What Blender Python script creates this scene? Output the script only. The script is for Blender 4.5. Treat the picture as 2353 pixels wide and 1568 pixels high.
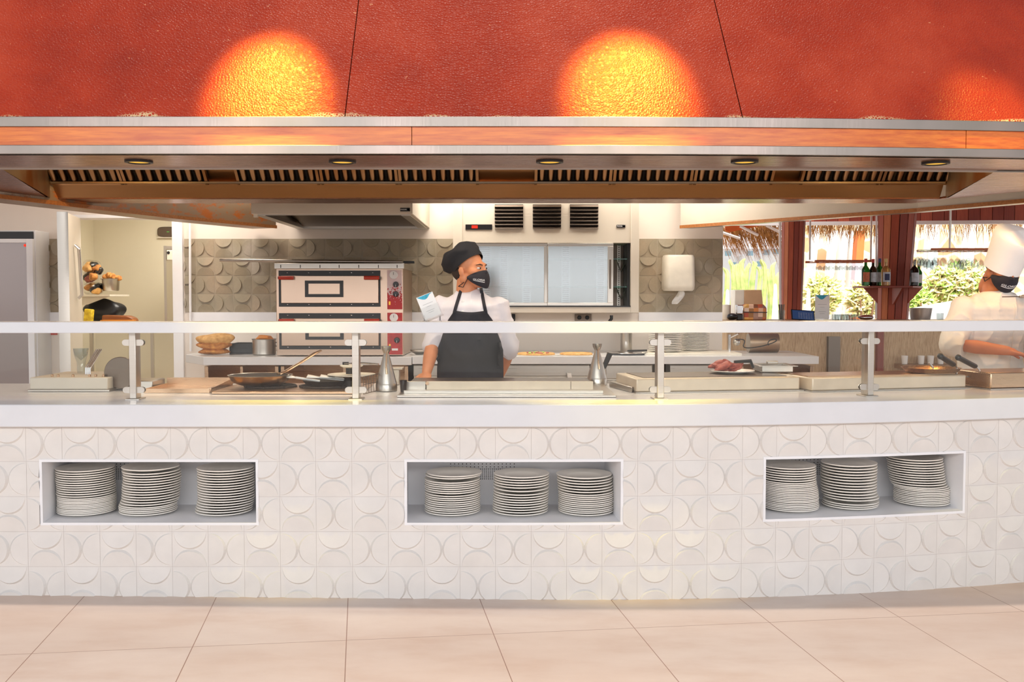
import bpy, bmesh, math, random
from mathutils import Vector, Matrix
from mathutils.bvhtree import BVHTree
random.seed(7)
R = math.radians
PI = math.pi
for o in list(bpy.data.objects): bpy.data.objects.remove(o)
SC = bpy.context.scene
COL = SC.collection
# ------------------------------------------------------------------ camera
F, CX, CYP, HOR, EYE = 2300.0, 1176.5, 784.0, 683.0, 1.40
PITCH = math.atan((CYP - HOR) / F)
cam_d = bpy.data.cameras.new('camera'); cam = bpy.data.objects.new('camera', cam_d); COL.objects.link(cam)
cam.location = (0, 0, EYE); cam.rotation_euler = (PI / 2 - PITCH, 0, 0)
cam_d.sensor_width = 36; cam_d.lens = 36 * F / 2353.0; cam_d.clip_start = .05; cam_d.clip_end = 500
SC.camera = cam
# ------------------------------------------------------------------ view, world, sun, large lights
SC.view_settings.view_transform = 'Standard'; SC.view_settings.look = 'None'
SC.view_settings.gamma = 1; SC.view_settings.exposure = -0.26
try: SC.view_settings.use_curve_mapping = False
except Exception: pass
W = bpy.data.worlds.new('sky'); SC.world = W; W.use_nodes = True
nt = W.node_tree; nt.nodes.clear()
wo = nt.nodes.new('ShaderNodeOutputWorld'); bg = nt.nodes.new('ShaderNodeBackground')
tc = nt.nodes.new('ShaderNodeTexCoord'); sx = nt.nodes.new('ShaderNodeSeparateXYZ'); cr = nt.nodes.new('ShaderNodeValToRGB')
mr = nt.nodes.new('ShaderNodeMapRange'); mr.inputs[1].default_value = -.25; mr.inputs[2].default_value = 1
nt.links.new(tc.outputs['Generated'], sx.inputs[0]); nt.links.new(sx.outputs[2], mr.inputs[0]); nt.links.new(mr.outputs[0], cr.inputs[0])
e = cr.color_ramp.elements
e[0].position = 0; e[0].color = (.75, .62, .5, 1)
e[1].position = 1; e[1].color = (.25, .32, .45, 1)
for p, c in ((.185, (1.6, 1.5, 1.4, 1)), (.205, (3.1, 3.05, 3.0, 1)), (.3, (2.6, 2.62, 2.7, 1)), (.42, (1.1, 1.15, 1.25, 1)), (.6, (.5, .56, .66, 1))):
    k = e.new(p); k.color = c
nt.links.new(cr.outputs[0], bg.inputs[0]); bg.inputs[1].default_value = 0.66; nt.links.new(bg.outputs[0], wo.inputs[0])

def light(name, kind, loc, energy, color=(1, 1, 1), target=None, size=1, size_y=None, angle=None, spot=None, blend=.5, spread=None):
    d = bpy.data.lights.new(name, kind); d.energy = energy; d.color = color
    if kind == 'AREA':
        d.size = size
        if size_y: d.shape = 'RECTANGLE'; d.size_y = size_y
        if spread: d.spread = spread
    elif kind == 'SUN': d.angle = angle or .01
    else: d.shadow_soft_size = size
    if spot: d.spot_size = spot; d.spot_blend = blend
    o = bpy.data.objects.new(name, d); COL.objects.link(o); o.location = loc
    if target is not None:
        o.rotation_euler = (Vector(target) - Vector(loc)).to_track_quat('-Z', 'Y').to_euler()
    return o
# high sun, almost overhead, slightly from behind the hood
light('sun', 'SUN', (0, 0, 20), 1.75, (1, .86, .74), target=(.3, -.75, 0), angle=R(1.2))
light('front_fill', 'AREA', (-.3, -6.0, 3.7), 640, (1, .98, .96), target=(-.2, 4.6, .6), size=13, size_y=1.1)  # added fill behind the camera, set high, brightens counter and plate niches
light('heat_lamp', 'SPOT', (2.72, 5.45, 2.0), 22, (1, .5, .16), target=(2.72, 5.5, .9), size=.06, spot=R(75), blend=.8)
light('garden_fill', 'AREA', (4.5, 8.6, 9.0), 2300, (1, .99, .95), target=(5.0, 17.5, .5), size=14, size_y=5, spread=R(120))  # added area light standing in for stronger sun on the garden
# kitchen ceiling light panels
for lx, ly, en in ((-2.7, 8.2, 32), (-.5, 8.2, 35), (1.2, 8.2, 26)):
    light('kitchen_ceiling_light', 'AREA', (lx, ly, 2.66), en, (1, .91, .79), target=(lx, ly, 0), size=1.2, size_y=.5)
light('cold_room_light', 'AREA', (-3.3, 9.9, 2.5), 36, (1, .93, .82), target=(-3.3, 9.9, 0), size=.8)
light('aisle_light', 'AREA', (0, 5.6, 2.56), 40, (1, .84, .65), target=(0, 5.6, 0), size=4.0, size_y=.4)
# spotlights of the dining hall ceiling that wash the leather cladding
for sx_, tx_, en, sz in ((-1.11, -1.10, 640, 37), (.52, .53, 640, 39), (2.16, 2.2, 95, 33)):
    light('ceiling_spotlight', 'SPOT', (sx_, 4.22, 3.28), en, (1, .74, .10), target=(tx_, 4.600, 2.27), size=.06, spot=R(sz - 2), blend=1.0)
for lx in (-2.55, 2.3):   # warm lamps inside the hood, near its ends
    light('hood_lamp', 'POINT', (lx, 5.75, 2.42), 17, (1, .58, .16), size=.05)
# ------------------------------------------------------------------ materials
def lin(c): return tuple(((x / 255) / 12.92 if x / 255 <= .04045 else ((x / 255 + .055) / 1.055) ** 2.4) for x in c) + (1,)
MATS = {}
class N:
    def __init__(s, name):
        s.m = bpy.data.materials.new(name); s.m.use_nodes = True; s.t = s.m.node_tree; s.n = s.t.nodes; s.n.clear()
        s.out = s.n.new('ShaderNodeOutputMaterial'); MATS[name] = s.m
    def new(s, t, **k):
        a = s.n.new(t)
        for q, v in k.items(): setattr(a, q, v)
        return a
    def l(s, a, b): s.t.links.new(a, b)
    def math(s, op, a, b=None):
        m = s.new('ShaderNodeMath', operation=op)
        for i, x in enumerate((a, b)):
            if x is None: continue
            if isinstance(x, (int, float)): m.inputs[i].default_value = x
            else: s.l(x, m.inputs[i])
        return m.outputs[0]
    def mix(s, f, a, b):
        m = s.new('ShaderNodeMix', data_type='RGBA')
        if isinstance(f, (int, float)): m.inputs[0].default_value = f
        else: s.l(f, m.inputs[0])
        for i, x in ((6, a), (7, b)):
            if isinstance(x, tuple): m.inputs[i].default_value = x
            else: s.l(x, m.inputs[i])
        return m.outputs[2]
    def noise(s, scale, detail=3, vec=None, stretch=None, rough=.5):
        t = s.new('ShaderNodeTexNoise'); t.inputs['Scale'].default_value = scale; t.inputs['Detail'].default_value = detail
        t.inputs['Roughness'].default_value = rough
        if vec is None:
            g = s.new('ShaderNodeTexCoord'); vec = g.outputs['Object']
        if stretch:
            mp = s.new('ShaderNodeMapping'); mp.inputs['Scale'].default_value = stretch; s.l(vec, mp.inputs[0]); vec = mp.outputs[0]
        s.l(vec, t.inputs['Vector']); return t.outputs[0]
    def ramp(s, f, stops):
        r = s.new('ShaderNodeValToRGB'); s.l(f, r.inputs[0]); e = r.color_ramp.elements
        e[0].position, e[0].color = stops[0]; e[1].position, e[1].color = stops[-1]
        for p, c in stops[1:-1]: k = e.new(p); k.color = c
        return r.outputs[0]
    def bsdf(s, color, rough=.5, metal=0, normal=None, spec=.5, **k):
        b = s.new('ShaderNodeBsdfPrincipled')
        for key, v in (('Base Color', color), ('Roughness', rough), ('Metallic', metal), ('Specular IOR Level', spec)):
            if isinstance(v, (int, float, tuple)): b.inputs[key].default_value = v
            else: s.l(v, b.inputs[key])
        for key, v in k.items(): b.inputs[key.replace('_', ' ')].default_value = v
        if normal is not None: s.l(normal, b.inputs['Normal'])
        s.l(b.outputs[0], s.out.inputs[0]); return b
    def bump(s, h, strength=.3, dist=.01):
        b = s.new('ShaderNodeBump'); b.inputs['Strength'].default_value = strength; b.inputs['Distance'].default_value = dist
        s.l(h, b.inputs['Height']); return b.outputs[0]
def plain(name, c, rough=.5, metal=0, var=.08, scale=8, bump=0, bscale=60, stretch=None, spec=.5, c2=None, **k):
    m = N(name); c = lin(c)
    f = m.noise(scale, 4, stretch=stretch)
    lo = tuple(x * (1 - var) for x in c[:3]) + (1,) if c2 is None else lin(c2)
    hi = tuple(min(1, x * (1 + var)) for x in c[:3]) + (1,)
    col = m.ramp(f, [(.3, lo), (.7, hi)])
    nm = m.bump(m.noise(bscale, 3, stretch=stretch), bump) if bump else None
    m.bsdf(col, rough, metal, nm, spec, **k); return m.m
def steel(name, c=(205, 203, 200), rough=.28, st=(1, 40, 40), dirt=None, metal=1):
    m = N(name); base = lin(c)
    f = m.noise(6, 4, stretch=st)
    g = m.noise(2.2, 3)
    col = m.ramp(f, [(.25, tuple(x * .95 for x in base[:3]) + (1,)), (.75, base)])
    if dirt: col = m.mix(m.ramp(g, [(.45, (0, 0, 0, 1)), (.7, (1, 1, 1, 1))]), col, lin(dirt))
    rr = m.math('ADD', m.math('MULTIPLY', f, .16), rough - .05)
    m.bsdf(col, rr, metal, m.bump(f, .025, .001)); return m.m
def glassm(name, tint=(1, 1, 1, 1), refl=.9, rough=0.0, ior=1.45):
    m = N(name); t = m.new('ShaderNodeBsdfTransparent'); t.inputs[0].default_value = tint
    g = m.new('ShaderNodeBsdfGlossy'); g.inputs['Roughness'].default_value = rough; g.inputs[0].default_value = (refl, refl, refl, 1)
    lw = m.new('ShaderNodeLayerWeight'); lw.inputs[0].default_value = .5; f0 = ((ior - 1) / (ior + 1)) ** 2
    fr = m.math('ADD', m.math('MULTIPLY', m.math('POWER', lw.outputs['Facing'], 4.0), (1 - f0) * .9), f0)
    x = m.new('ShaderNodeMixShader'); m.l(fr, x.inputs[0]); m.l(t.outputs[0], x.inputs[1]); m.l(g.outputs[0], x.inputs[2])
    m.l(x.outputs[0], m.out.inputs[0]); return m.m
plain('white_paint', (240, 240, 243), .5, var=.02)
plain('slab_white', (224, 225, 229), .22, var=.02)
plain('wall_paint', (232, 222, 212), .7, var=.03, scale=2)
plain('tile_white', (226, 222, 218), .6, var=.035, scale=9, bump=.08, bscale=300)
plain('grout_grey', (196, 188, 184), .9)
m = N('tile_taupe')   # back wall tiles, each patch a little different
f1 = m.noise(3.1, 2); f2 = m.noise(60, 4)
c = m.ramp(f1, [(.3, lin((186, 168, 144))), (.55, lin((164, 154, 132))), (.75, lin((190, 180, 166)))])
c = m.mix(m.math('MULTIPLY', f2, .3), c, lin((120, 108, 92)))
m.bsdf(c, .42, 0, m.bump(f2, .06))
plain('grout_light', (190, 178, 160), .9)
steel('steel', (196, 190, 182), .28)
steel('steel_soft', (200, 190, 176), .4)
steel('steel_warm', (204, 172, 142), .26, (1, 40, 40))
steel('steel_dark', (120, 108, 98), .35)
steel('chrome', (225, 225, 228), .12)
steel('steel_brown_reflect', (160, 112, 88), .24, (1, 40, 40))  # brown reflections of the surroundings put into the steel colour
steel('steel_gold', (176, 138, 98), .3, (1, 40, 40))
steel('steel_pan', (196, 192, 186), .3, (6, 6, 30), dirt=(168, 140, 104))
plain('griddle_front', (218, 204, 184), .36, var=.05, scale=14, metal=.35)
plain('oven_steel', (192, 168, 150), .3, .9, var=.05, scale=1.5)
steel('strip_steel', (140, 132, 126), .36, (30, 1, 1), dirt=(160, 146, 140))
steel('filter_steel', (176, 146, 112), .2, (1, 30, 30), dirt=(150, 105, 60))
steel('steel_grease', (176, 160, 140), .38, (1, 30, 30), dirt=(150, 92, 40))
plain('steel_painted', (214, 206, 192), .5, var=.05, scale=3)
plain('black_metal', (32, 32, 35), .4)
plain('black_plastic', (24, 24, 27), .35)
plain('dark_void', (30, 25, 22), .9)
plain('red_plastic', (190, 60, 42), .4)
plain('red_panel', (186, 48, 50), .5, var=.25, scale=25)
m = N('red_panel_worn')
w_ = m.noise(2.2, 6, rough=.75); gc = m.new('ShaderNodeTexCoord'); sp = m.new('ShaderNodeSeparateXYZ'); m.l(gc.outputs['Generated'], sp.inputs[0])
k_ = m.math('ADD', m.math('MULTIPLY', sp.outputs[2], .9), m.math('MULTIPLY', m.noise(90, 4), 1.2))
m.bsdf(m.ramp(k_, [(.95, lin((190, 40, 44))), (1.25, lin((228, 205, 205)))]), .5)
plain('white_plastic', (236, 230, 216), .35)
plain('paper', (244, 243, 240), .8, var=.01)
plain('ceramic', (246, 241, 232), .22, var=.015)
plain('perf_hole', (25, 25, 28), .9)
glassm('glass', (.975, .985, .98, 1), .85)
glassm('glass_edge', (.55, .8, .72, 1), .9)
glassm('drink_glass', (.84, .87, .87, 1), .9, ior=1.7)
glassm('plastic_film', (.96, .96, .96, 1), .9, .12, 1.5)
# leather cladding of the hood
m = N('red_leather')
g = m.new('ShaderNodeTexCoord'); vo = m.new('ShaderNodeTexVoronoi', feature='DISTANCE_TO_EDGE'); vo.inputs['Scale'].default_value = 78
m.l(g.outputs['Object'], vo.inputs['Vector'])
cell = m.ramp(vo.outputs['Distance'], [(0, (0, 0, 0, 1)), (.45, (1, 1, 1, 1))])
big = m.noise(1.6, 5, rough=.6); mid = m.noise(9, 4, rough=.7)
c = m.ramp(big, [(.3, lin((150, 41, 20))), (.5, lin((176, 54, 26))), (.68, lin((194, 72, 42)))])
c = m.mix(m.math('MULTIPLY', mid, .35), c, lin((146, 34, 18)))
c = m.mix(m.ramp(vo.outputs['Distance'], [(0, (.1, .1, .1, 1)), (.12, (0, 0, 0, 1))]), c, lin((205, 110, 70)))
sp = m.new('ShaderNodeSeparateXYZ'); m.l(g.outputs['Object'], sp.inputs[0])
# flaked band just above the steel strip
low = m.ramp(m.math('ADD', m.math('MULTIPLY', sp.outputs[2], -14), m.math('ADD', m.math('MULTIPLY', m.noise(3.2, 3), 1.9), -.42)), [(.44, (0, 0, 0, 1)), (.62, (1, 1, 1, 1))])
edge = m.ramp(vo.outputs['Distance'], [(.04, (1, 1, 1, 1)), (.2, (0, 0, 0, 1))])
fl = m.new('ShaderNodeMath', operation='MULTIPLY'); m.l(low, fl.inputs[0]); m.l(edge, fl.inputs[1])
c = m.mix(fl.outputs[0], c, lin((226, 196, 150)))
spk = m.ramp(m.noise(42, 2), [(.735, (0, 0, 0, 1)), (.76, (1, 1, 1, 1))])
c = m.mix(m.math('MULTIPLY', spk, .6), c, lin((225, 150, 110)))
m.bsdf(c, .46, 0, m.bump(cell, .45, .0045), .25)
# wood
def wood(name, ca, cb, axis=0, rough=.35, sc=5):
    m = N(name); st = [14, 14, 14]; st[axis] = 1
    f = m.noise(sc, 6, stretch=tuple(st), rough=.65); h = m.noise(1.7, 2)
    c = m.ramp(f, [(.3, lin(ca)), (.7, lin(cb))]); c = m.mix(m.math('MULTIPLY', h, .35), c, lin(ca))
    m.bsdf(c, rough, 0, m.bump(f, .08, .004)); return m.m
wood('wood_fascia', (196, 82, 22), (242, 140, 44), 0, .3)
wood('wood_edge', (150, 92, 46), (196, 128, 66), 0, .45)
wood('wood_red_a', (156, 68, 46), (184, 92, 62), 2, .5)
wood('wood_red_b', (130, 52, 36), (158, 70, 48), 2, .5)
wood('wood_red_c', (186, 104, 66), (214, 138, 92), 2, .5)
wood('wood_board', (150, 110, 72), (186, 146, 100), 0)
# floor tiles 60 x 120, laid at 8.6 degrees
m = N('floor_stone'); PH = math.atan(348.5 / 2300)
g = m.new('ShaderNodeNewGeometry'); sp = m.new('ShaderNodeSeparateXYZ'); m.l(g.outputs['Position'], sp.inputs[0])
u = m.math('ADD', m.math('MULTIPLY', sp.outputs[0], math.cos(PH)), m.math('MULTIPLY', sp.outputs[1], math.sin(PH)))
v = m.math('ADD', m.math('MULTIPLY', sp.outputs[0], -math.sin(PH)), m.math('MULTIPLY', sp.outputs[1], math.cos(PH)))
uu = m.math('DIVIDE', m.math('ADD', u, .0643 + 30 * .6), .6); vv = m.math('DIVIDE', m.math('ADD', v, -4.046 + 20 * 1.2), 1.2)
fu = m.math('FRACT', uu); fv = m.math('FRACT', vv)
du = m.math('MULTIPLY', m.math('MINIMUM', fu, m.math('SUBTRACT', 1, fu)), .6)
dv = m.math('MULTIPLY', m.math('MINIMUM', fv, m.math('SUBTRACT', 1, fv)), 1.2)
dd = m.math('MINIMUM', du, dv)
j = m.math('LESS_THAN', dd, .0017)
wn = m.new('ShaderNodeTexWhiteNoise', noise_dimensions='2D'); cb = m.new('ShaderNodeCombineXYZ')
m.l(m.math('FLOOR', uu), cb.inputs[0]); m.l(m.math('FLOOR', vv), cb.inputs[1]); m.l(cb.outputs[0], wn.inputs[0])
ns = m.noise(2.0, 6, vec=g.outputs['Position'], stretch=(1, 2.2, 1), rough=.62)
n2 = m.noise(.5, 2, vec=g.outputs['Position'])
c = m.ramp(ns, [(.25, lin((206, 182, 166))), (.5, lin((219, 202, 190))), (.75, lin((228, 214, 203)))])
c = m.mix(m.math('MULTIPLY', wn.outputs[0], .25), c, lin((214, 190, 172)))
c = m.mix(m.ramp(n2, [(.4, (0, 0, 0, 1)), (.8, (.35, .35, .35, 1))]), c, lin((216, 172, 140)))
c = m.mix(j, c, lin((150, 112, 92)))
m.bsdf(c, m.math('ADD', m.math('MULTIPLY', ns, .25), .3), 0, m.bump(m.math('SUBTRACT', 1, j), .15, .003))
def emis(name, c, s):
    m = N(name); e_ = m.new('ShaderNodeEmission'); e_.inputs[0].default_value = lin(c); e_.inputs[1].default_value = s
    m.l(e_.outputs[0], m.out.inputs[0]); return m.m
emis('lamp_glow', (255, 196, 84), 1.1)
emis('led_red', (255, 70, 50), 1.2)
emis('led_green', (110, 230, 90), 1.2)
emis('screen_glow', (70, 92, 140), .5)
plain('fabric_white', (226, 222, 228), .85, var=.04, scale=14, bump=.25, bscale=9)
plain('fabric_white_warm', (226, 220, 212), .85, var=.04, scale=14, bump=.25, bscale=9)
plain('fabric_black', (30, 30, 36), .85, var=.15, bump=.25, bscale=16)
plain('fabric_charcoal', (38, 38, 46), .8, var=.15, bump=.2, bscale=10)
plain('mask_black', (38, 36, 44), .8, var=.1)
plain('trouser_dark', (48, 50, 60), .85)
plain('shoe_black', (22, 22, 22), .5)
plain('skin_tan', (208, 138, 98), .5, var=.06, scale=30, Subsurface_Weight=.08)
plain('skin_brown', (190, 116, 76), .5, var=.06, scale=30, Subsurface_Weight=.08)
plain('hair_dark', (52, 40, 34), .8)
plain('eye_white', (225, 220, 215), .3)
plain('eye_iris', (40, 26, 20), .3)
plain('print_white', (240, 240, 240), .6, var=.01)
plain('print_grey', (120, 120, 126), .7)
plain('print_blue', (60, 175, 205), .6, var=.25, scale=60)
plain('crust', (206, 148, 78), .75, var=.25, scale=30, c2=(168, 96, 42), bump=.3, bscale=50)
plain('crust_pale', (222, 178, 112), .75, var=.15, scale=26, c2=(196, 140, 70), bump=.3, bscale=40)
plain('meat', (176, 96, 82), .5, var=.25, scale=30, c2=(140, 56, 50), bump=.4, bscale=40)
plain('bag_dark', (26, 28, 34), .35, bump=.5, bscale=8)
plain('yellow_pack', (232, 206, 60), .4, var=.3, scale=25, c2=(190, 150, 40))
plain('orange_plastic', (214, 130, 30), .4)
plain('brown_plastic', (140, 84, 46), .45)
plain('cast_iron', (42, 36, 32), .6, bump=.2, bscale=50)
plain('wood_brown', (126, 92, 62), .5, var=.2, scale=4, stretch=(2, 30, 30))
plain('cold_wall', (220, 212, 190), .6, var=.03, scale=2)
# outdoors
plain('sand', (235, 222, 200), .9, var=.08, scale=3)
plain('render_white', (245, 245, 245), .8, var=.02)
plain('window_blue', (150, 190, 205), .3)
plain('paint_orange', (222, 112, 52), .7, var=.05)
plain('canvas_white', (248, 248, 248), .9, var=.02)
plain('cactus_green', (136, 160, 88), .7, var=.3, scale=9, c2=(206, 204, 140), bump=.4, bscale=30)
plain('leaf_green', (196, 214, 130), .6, var=.3, scale=2, c2=(240, 232, 170))  # leaf tones paled, overexposed daylight put into the colour
plain('leaf_pale', (240, 222, 176), .6, var=.1, scale=2)
plain('leaf_deep', (166, 200, 92), .6, var=.2, scale=4)
plain('thatch', (216, 172, 104), .9, var=.3, scale=20, c2=(150, 104, 58))
m = N('stone_wall')
g = m.new('ShaderNodeTexCoord'); vo = m.new('ShaderNodeTexVoronoi', feature='DISTANCE_TO_EDGE'); vo.inputs['Scale'].default_value = 3.2
v2 = m.new('ShaderNodeTexVoronoi'); v2.inputs['Scale'].default_value = 3.2
for q in (vo, v2): m.l(g.outputs['Object'], q.inputs['Vector'])
sc_ = m.new('ShaderNodeSeparateColor'); m.l(v2.outputs['Color'], sc_.inputs[0])
c = m.ramp(sc_.outputs[0], [(.1, lin((232, 190, 140))), (.6, lin((236, 214, 176))), (.9, lin((214, 160, 122)))])
c = m.mix(m.ramp(vo.outputs['Distance'], [(.03, (1, 1, 1, 1)), (.09, (0, 0, 0, 1))]), c, lin((244, 238, 214)))
m.bsdf(c, .9)
m = N('reed')
f = m.noise(9, 4, stretch=(30, 30, 1.2), rough=.7)
m.bsdf(m.ramp(f, [(.3, lin((146, 108, 74))), (.5, lin((206, 174, 134))), (.7, lin((228, 204, 166)))]), .8, 0, m.bump(f, .4, .01))
# bottle glass etc.
def bottle_m(name, c):
    m = N(name); b = m.bsdf(lin(c), .08, 0, None, .6); b.inputs['Transmission Weight'].default_value = .55; b.inputs['IOR'].default_value = 1.4
    return m.m
bottle_m('bottle_green', (30, 96, 36)); bottle_m('bottle_dark', (40, 24, 18)); bottle_m('bottle_amber', (214, 170, 104)); bottle_m('bottle_clear', (210, 220, 220))
MT = MATS
# ------------------------------------------------------------------ mesh helpers
def at(px, py, Y):
    """point of the place seen at photo pixel (px, py) at distance Y"""
    dx = px - CX; v = CYP - py; c, s = math.cos(PITCH), math.sin(PITCH)
    dy = F * c + v * s; dz = -F * s + v * c; t = Y / dy
    return Vector((dx * t, Y, EYE + dz * t))
def PX(px, Y, py=720): return at(px, py, Y).x
def PZ(py, Y): return at(CX, py, Y).z
class MB:
    def __init__(s): s.v = []; s.f = []; s.mi = []; s.sm = []
    def add(s, vs, fs, mat=0, smooth=False):
        b = len(s.v); s.v += [Vector(p) for p in vs]
        for f_ in fs: s.f.append([b + i for i in f_]); s.mi.append(mat); s.sm.append(smooth)
        return s
    def box(s, x0, x1, y0, y1, z0, z1, mat=0):
        return s.add([(x0, y0, z0), (x1, y0, z0), (x1, y1, z0), (x0, y1, z0), (x0, y0, z1), (x1, y0, z1), (x1, y1, z1), (x0, y1, z1)],
                     [(3, 2, 1, 0), (4, 5, 6, 7), (0, 1, 5, 4), (1, 2, 6, 5), (2, 3, 7, 6), (3, 0, 4, 7)], mat)
    def cbox(s, c, d, mat=0, rot=None):
        b = len(s.v); hx, hy, hz = d[0] / 2, d[1] / 2, d[2] / 2; s.box(-hx, hx, -hy, hy, -hz, hz, mat)
        for i in range(b, len(s.v)): s.v[i] = (rot @ s.v[i] if rot else s.v[i]) + Vector(c)
        return s
    def prism(s, poly, h0, h1, axis='z', mat=0):
        n = len(poly)
        def q(p, h): return {'z': (p[0], p[1], h), 'y': (p[0], h, p[1]), 'x': (h, p[0], p[1])}[axis]
        vs = [q(p, h0) for p in poly] + [q(p, h1) for p in poly]
        return s.add(vs, [tuple(range(n))[::-1], tuple(range(n, 2 * n))] + [(i, (i + 1) % n, n + (i + 1) % n, n + i) for i in range(n)], mat)
    def lathe(s, prof, c=(0, 0, 0), n=24, mat=0, rot=None, closed=False, sx=1, sy=1, smooth=True):
        vs = []; c = Vector(c)
        for r, z in prof:
            for k in range(n):
                a = 2 * PI * k / n; p = Vector((r * math.cos(a) * sx, r * math.sin(a) * sy, z))
                vs.append((rot @ p if rot else p) + c)
        fs = []; m_ = len(prof)
        for i in range(m_ - (0 if closed else 1)):
            j = (i + 1) % m_
            for k in range(n): fs.append((i * n + k, i * n + (k + 1) % n, j * n + (k + 1) % n, j * n + k))
        if not closed:
            if prof[0][0] > 1e-6: fs.append(tuple(range(n))[::-1])
            if prof[-1][0] > 1e-6: fs.append(tuple((m_ - 1) * n + k for k in range(n)))
        return s.add(vs, fs, mat, smooth)
    def tube(s, pts, rad, n=10, mat=0, flat=1.0, cap=True, up=None):
        pts = [Vector(p) for p in pts]; m_ = len(pts)
        rad = [rad] * m_ if isinstance(rad, (int, float)) else rad
        vs = []; prev = None
        for i, p in enumerate(pts):
            d = (pts[min(i + 1, m_ - 1)] - pts[max(i - 1, 0)]).normalized()
            if prev is None:
                a = Vector(up) if up else (Vector((0, 0, 1)) if abs(d.z) < .9 else Vector((0, 1, 0)))
            else: a = prev
            x = d.cross(a); x = x.normalized() if x.length > 1e-6 else d.orthogonal().normalized()
            y = x.cross(d).normalized(); prev = y
            for k in range(n):
                t = 2 * PI * k / n; vs.append(p + x * math.cos(t) * rad[i] + y * math.sin(t) * rad[i] * flat)
        fs = [(i * n + k, i * n + (k + 1) % n, (i + 1) * n + (k + 1) % n, (i + 1) * n + k) for i in range(m_ - 1) for k in range(n)]
        if cap: fs += [tuple(range(n))[::-1], tuple((m_ - 1) * n + k for k in range(n))]
        return s.add(vs, fs, mat, True)
    def ell(s, c, r, rot=None, n=20, m_=12, mat=0):
        vs = []; c = Vector(c)
        for i in range(m_ + 1):
            th = PI * i / m_
            for k in range(n):
                a = 2 * PI * k / n; p = Vector((r[0] * math.sin(th) * math.cos(a), r[1] * math.sin(th) * math.sin(a), -r[2] * math.cos(th)))
                vs.append((rot @ p if rot else p) + c)
        fs = [(i * n + k, i * n + (k + 1) % n, (i + 1) * n + (k + 1) % n, (i + 1) * n + k) for i in range(m_) for k in range(n)]
        return s.add(vs, fs, mat, True)
    def cap(s, pts, rads, n=14, mat=0):      # limb: tube with round ends
        s.tube(pts, rads, n, mat)
        for p, r in zip(pts, rads): s.ell(p, (r, r, r), n=n, m_=8, mat=mat)
        return s
    def grid(s, nx, ny, fn, mat=0, smooth=True, thick=None):
        vs = [Vector(fn(i / nx, j / ny)) for j in range(ny + 1) for i in range(nx + 1)]; w = nx + 1
        fs = [(j * w + i, j * w + i + 1, (j + 1) * w + i + 1, (j + 1) * w + i) for j in range(ny) for i in range(nx)]
        return s.add(vs, fs, mat, smooth)
    def ribbon(s, xs, y0, y1, z0, z1, mat=0):   # solid between two curves of X
        n = len(xs); vs = []
        for x in xs:
            a, b = y0(x), y1(x); vs += [(x, a, z0), (x, b, z0), (x, b, z1), (x, a, z1)]
        fs = [(0, 1, 2, 3), tuple(4 * (n - 1) + k for k in (3, 2, 1, 0))]
        for i in range(n - 1):
            for k in range(4): fs.append((4 * i + k, 4 * (i + 1) + k, 4 * (i + 1) + (k + 1) % 4, 4 * i + (k + 1) % 4))
        return s.add(vs, fs, mat)
    def xf(s, M, start=0):
        for i in range(start, len(s.v)): s.v[i] = M @ s.v[i]
        return s
def origin_of(p):
    o = Vector((0, 0, 0))
    while p is not None: o += p.location; p = p.parent
    return o
def finish(ob, parent, bevel, ang, solid=None):
    me = ob.data
    me.validate()
    bm = bmesh.new(); bm.from_mesh(me); bmesh.ops.recalc_face_normals(bm, faces=bm.faces); bm.to_mesh(me); bm.free()
    try: me.set_sharp_from_angle(angle=R(ang))
    except Exception: pass
    if solid: md = ob.modifiers.new('thickness', 'SOLIDIFY'); md.thickness = solid; md.offset = 0
    if bevel:
        md = ob.modifiers.new('bevel', 'BEVEL'); md.width = bevel; md.segments = 2; md.limit_method = 'ANGLE'; md.angle_limit = R(40)
        md.harden_normals = False
    COL.objects.link(ob)
    if parent is not None: ob.parent = parent
def build(mb, name, mats, parent=None, bevel=0, ang=35, local=False, loc=None, solid=None):
    mats = [mats] if isinstance(mats, str) else mats
    me = bpy.data.meshes.new(name)
    if parent is not None: off = Vector((0, 0, 0)) if local else origin_of(parent)
    elif loc is not None: off = Vector(loc)
    elif local: off = Vector((0, 0, 0))
    else:
        xs = [p.x for p in mb.v]; ys = [p.y for p in mb.v]
        off = Vector(((min(xs) + max(xs)) / 2, (min(ys) + max(ys)) / 2, min(p.z for p in mb.v)))
    me.from_pydata([tuple(p - off) for p in mb.v], [], mb.f)
    for i, p in enumerate(me.polygons): p.material_index = mb.mi[i]; p.use_smooth = True
    for q in mats: me.materials.append(MT[q])
    ob = bpy.data.objects.new(name, me)
    if parent is None: ob.location = off
    if any(not q for q in mb.sm):
        for i, p in enumerate(me.polygons): p.use_smooth = mb.sm[i]
    finish(ob, parent, bevel, ang, solid)
    return ob
def tag(o, label, cat, group=None, kind=None):
    if label: o['label'] = label
    if cat: o['category'] = cat
    if group: o['group'] = group
    if kind: o['kind'] = kind
    return o
def struct(o, kind='structure'): o['kind'] = kind; return o
def thing(name, loc, label, cat, group=None, rz=0):
    o = bpy.data.objects.new(name, None); COL.objects.link(o); o.location = loc; o.rotation_euler = (0, 0, rz); o.empty_display_size = .1
    return tag(o, label, cat, group)
def copy_tree(o, parent=None):
    c = o.copy(); COL.objects.link(c); c.parent = parent
    for ch in list(o.children): copy_tree(ch, c)
    return c
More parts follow.
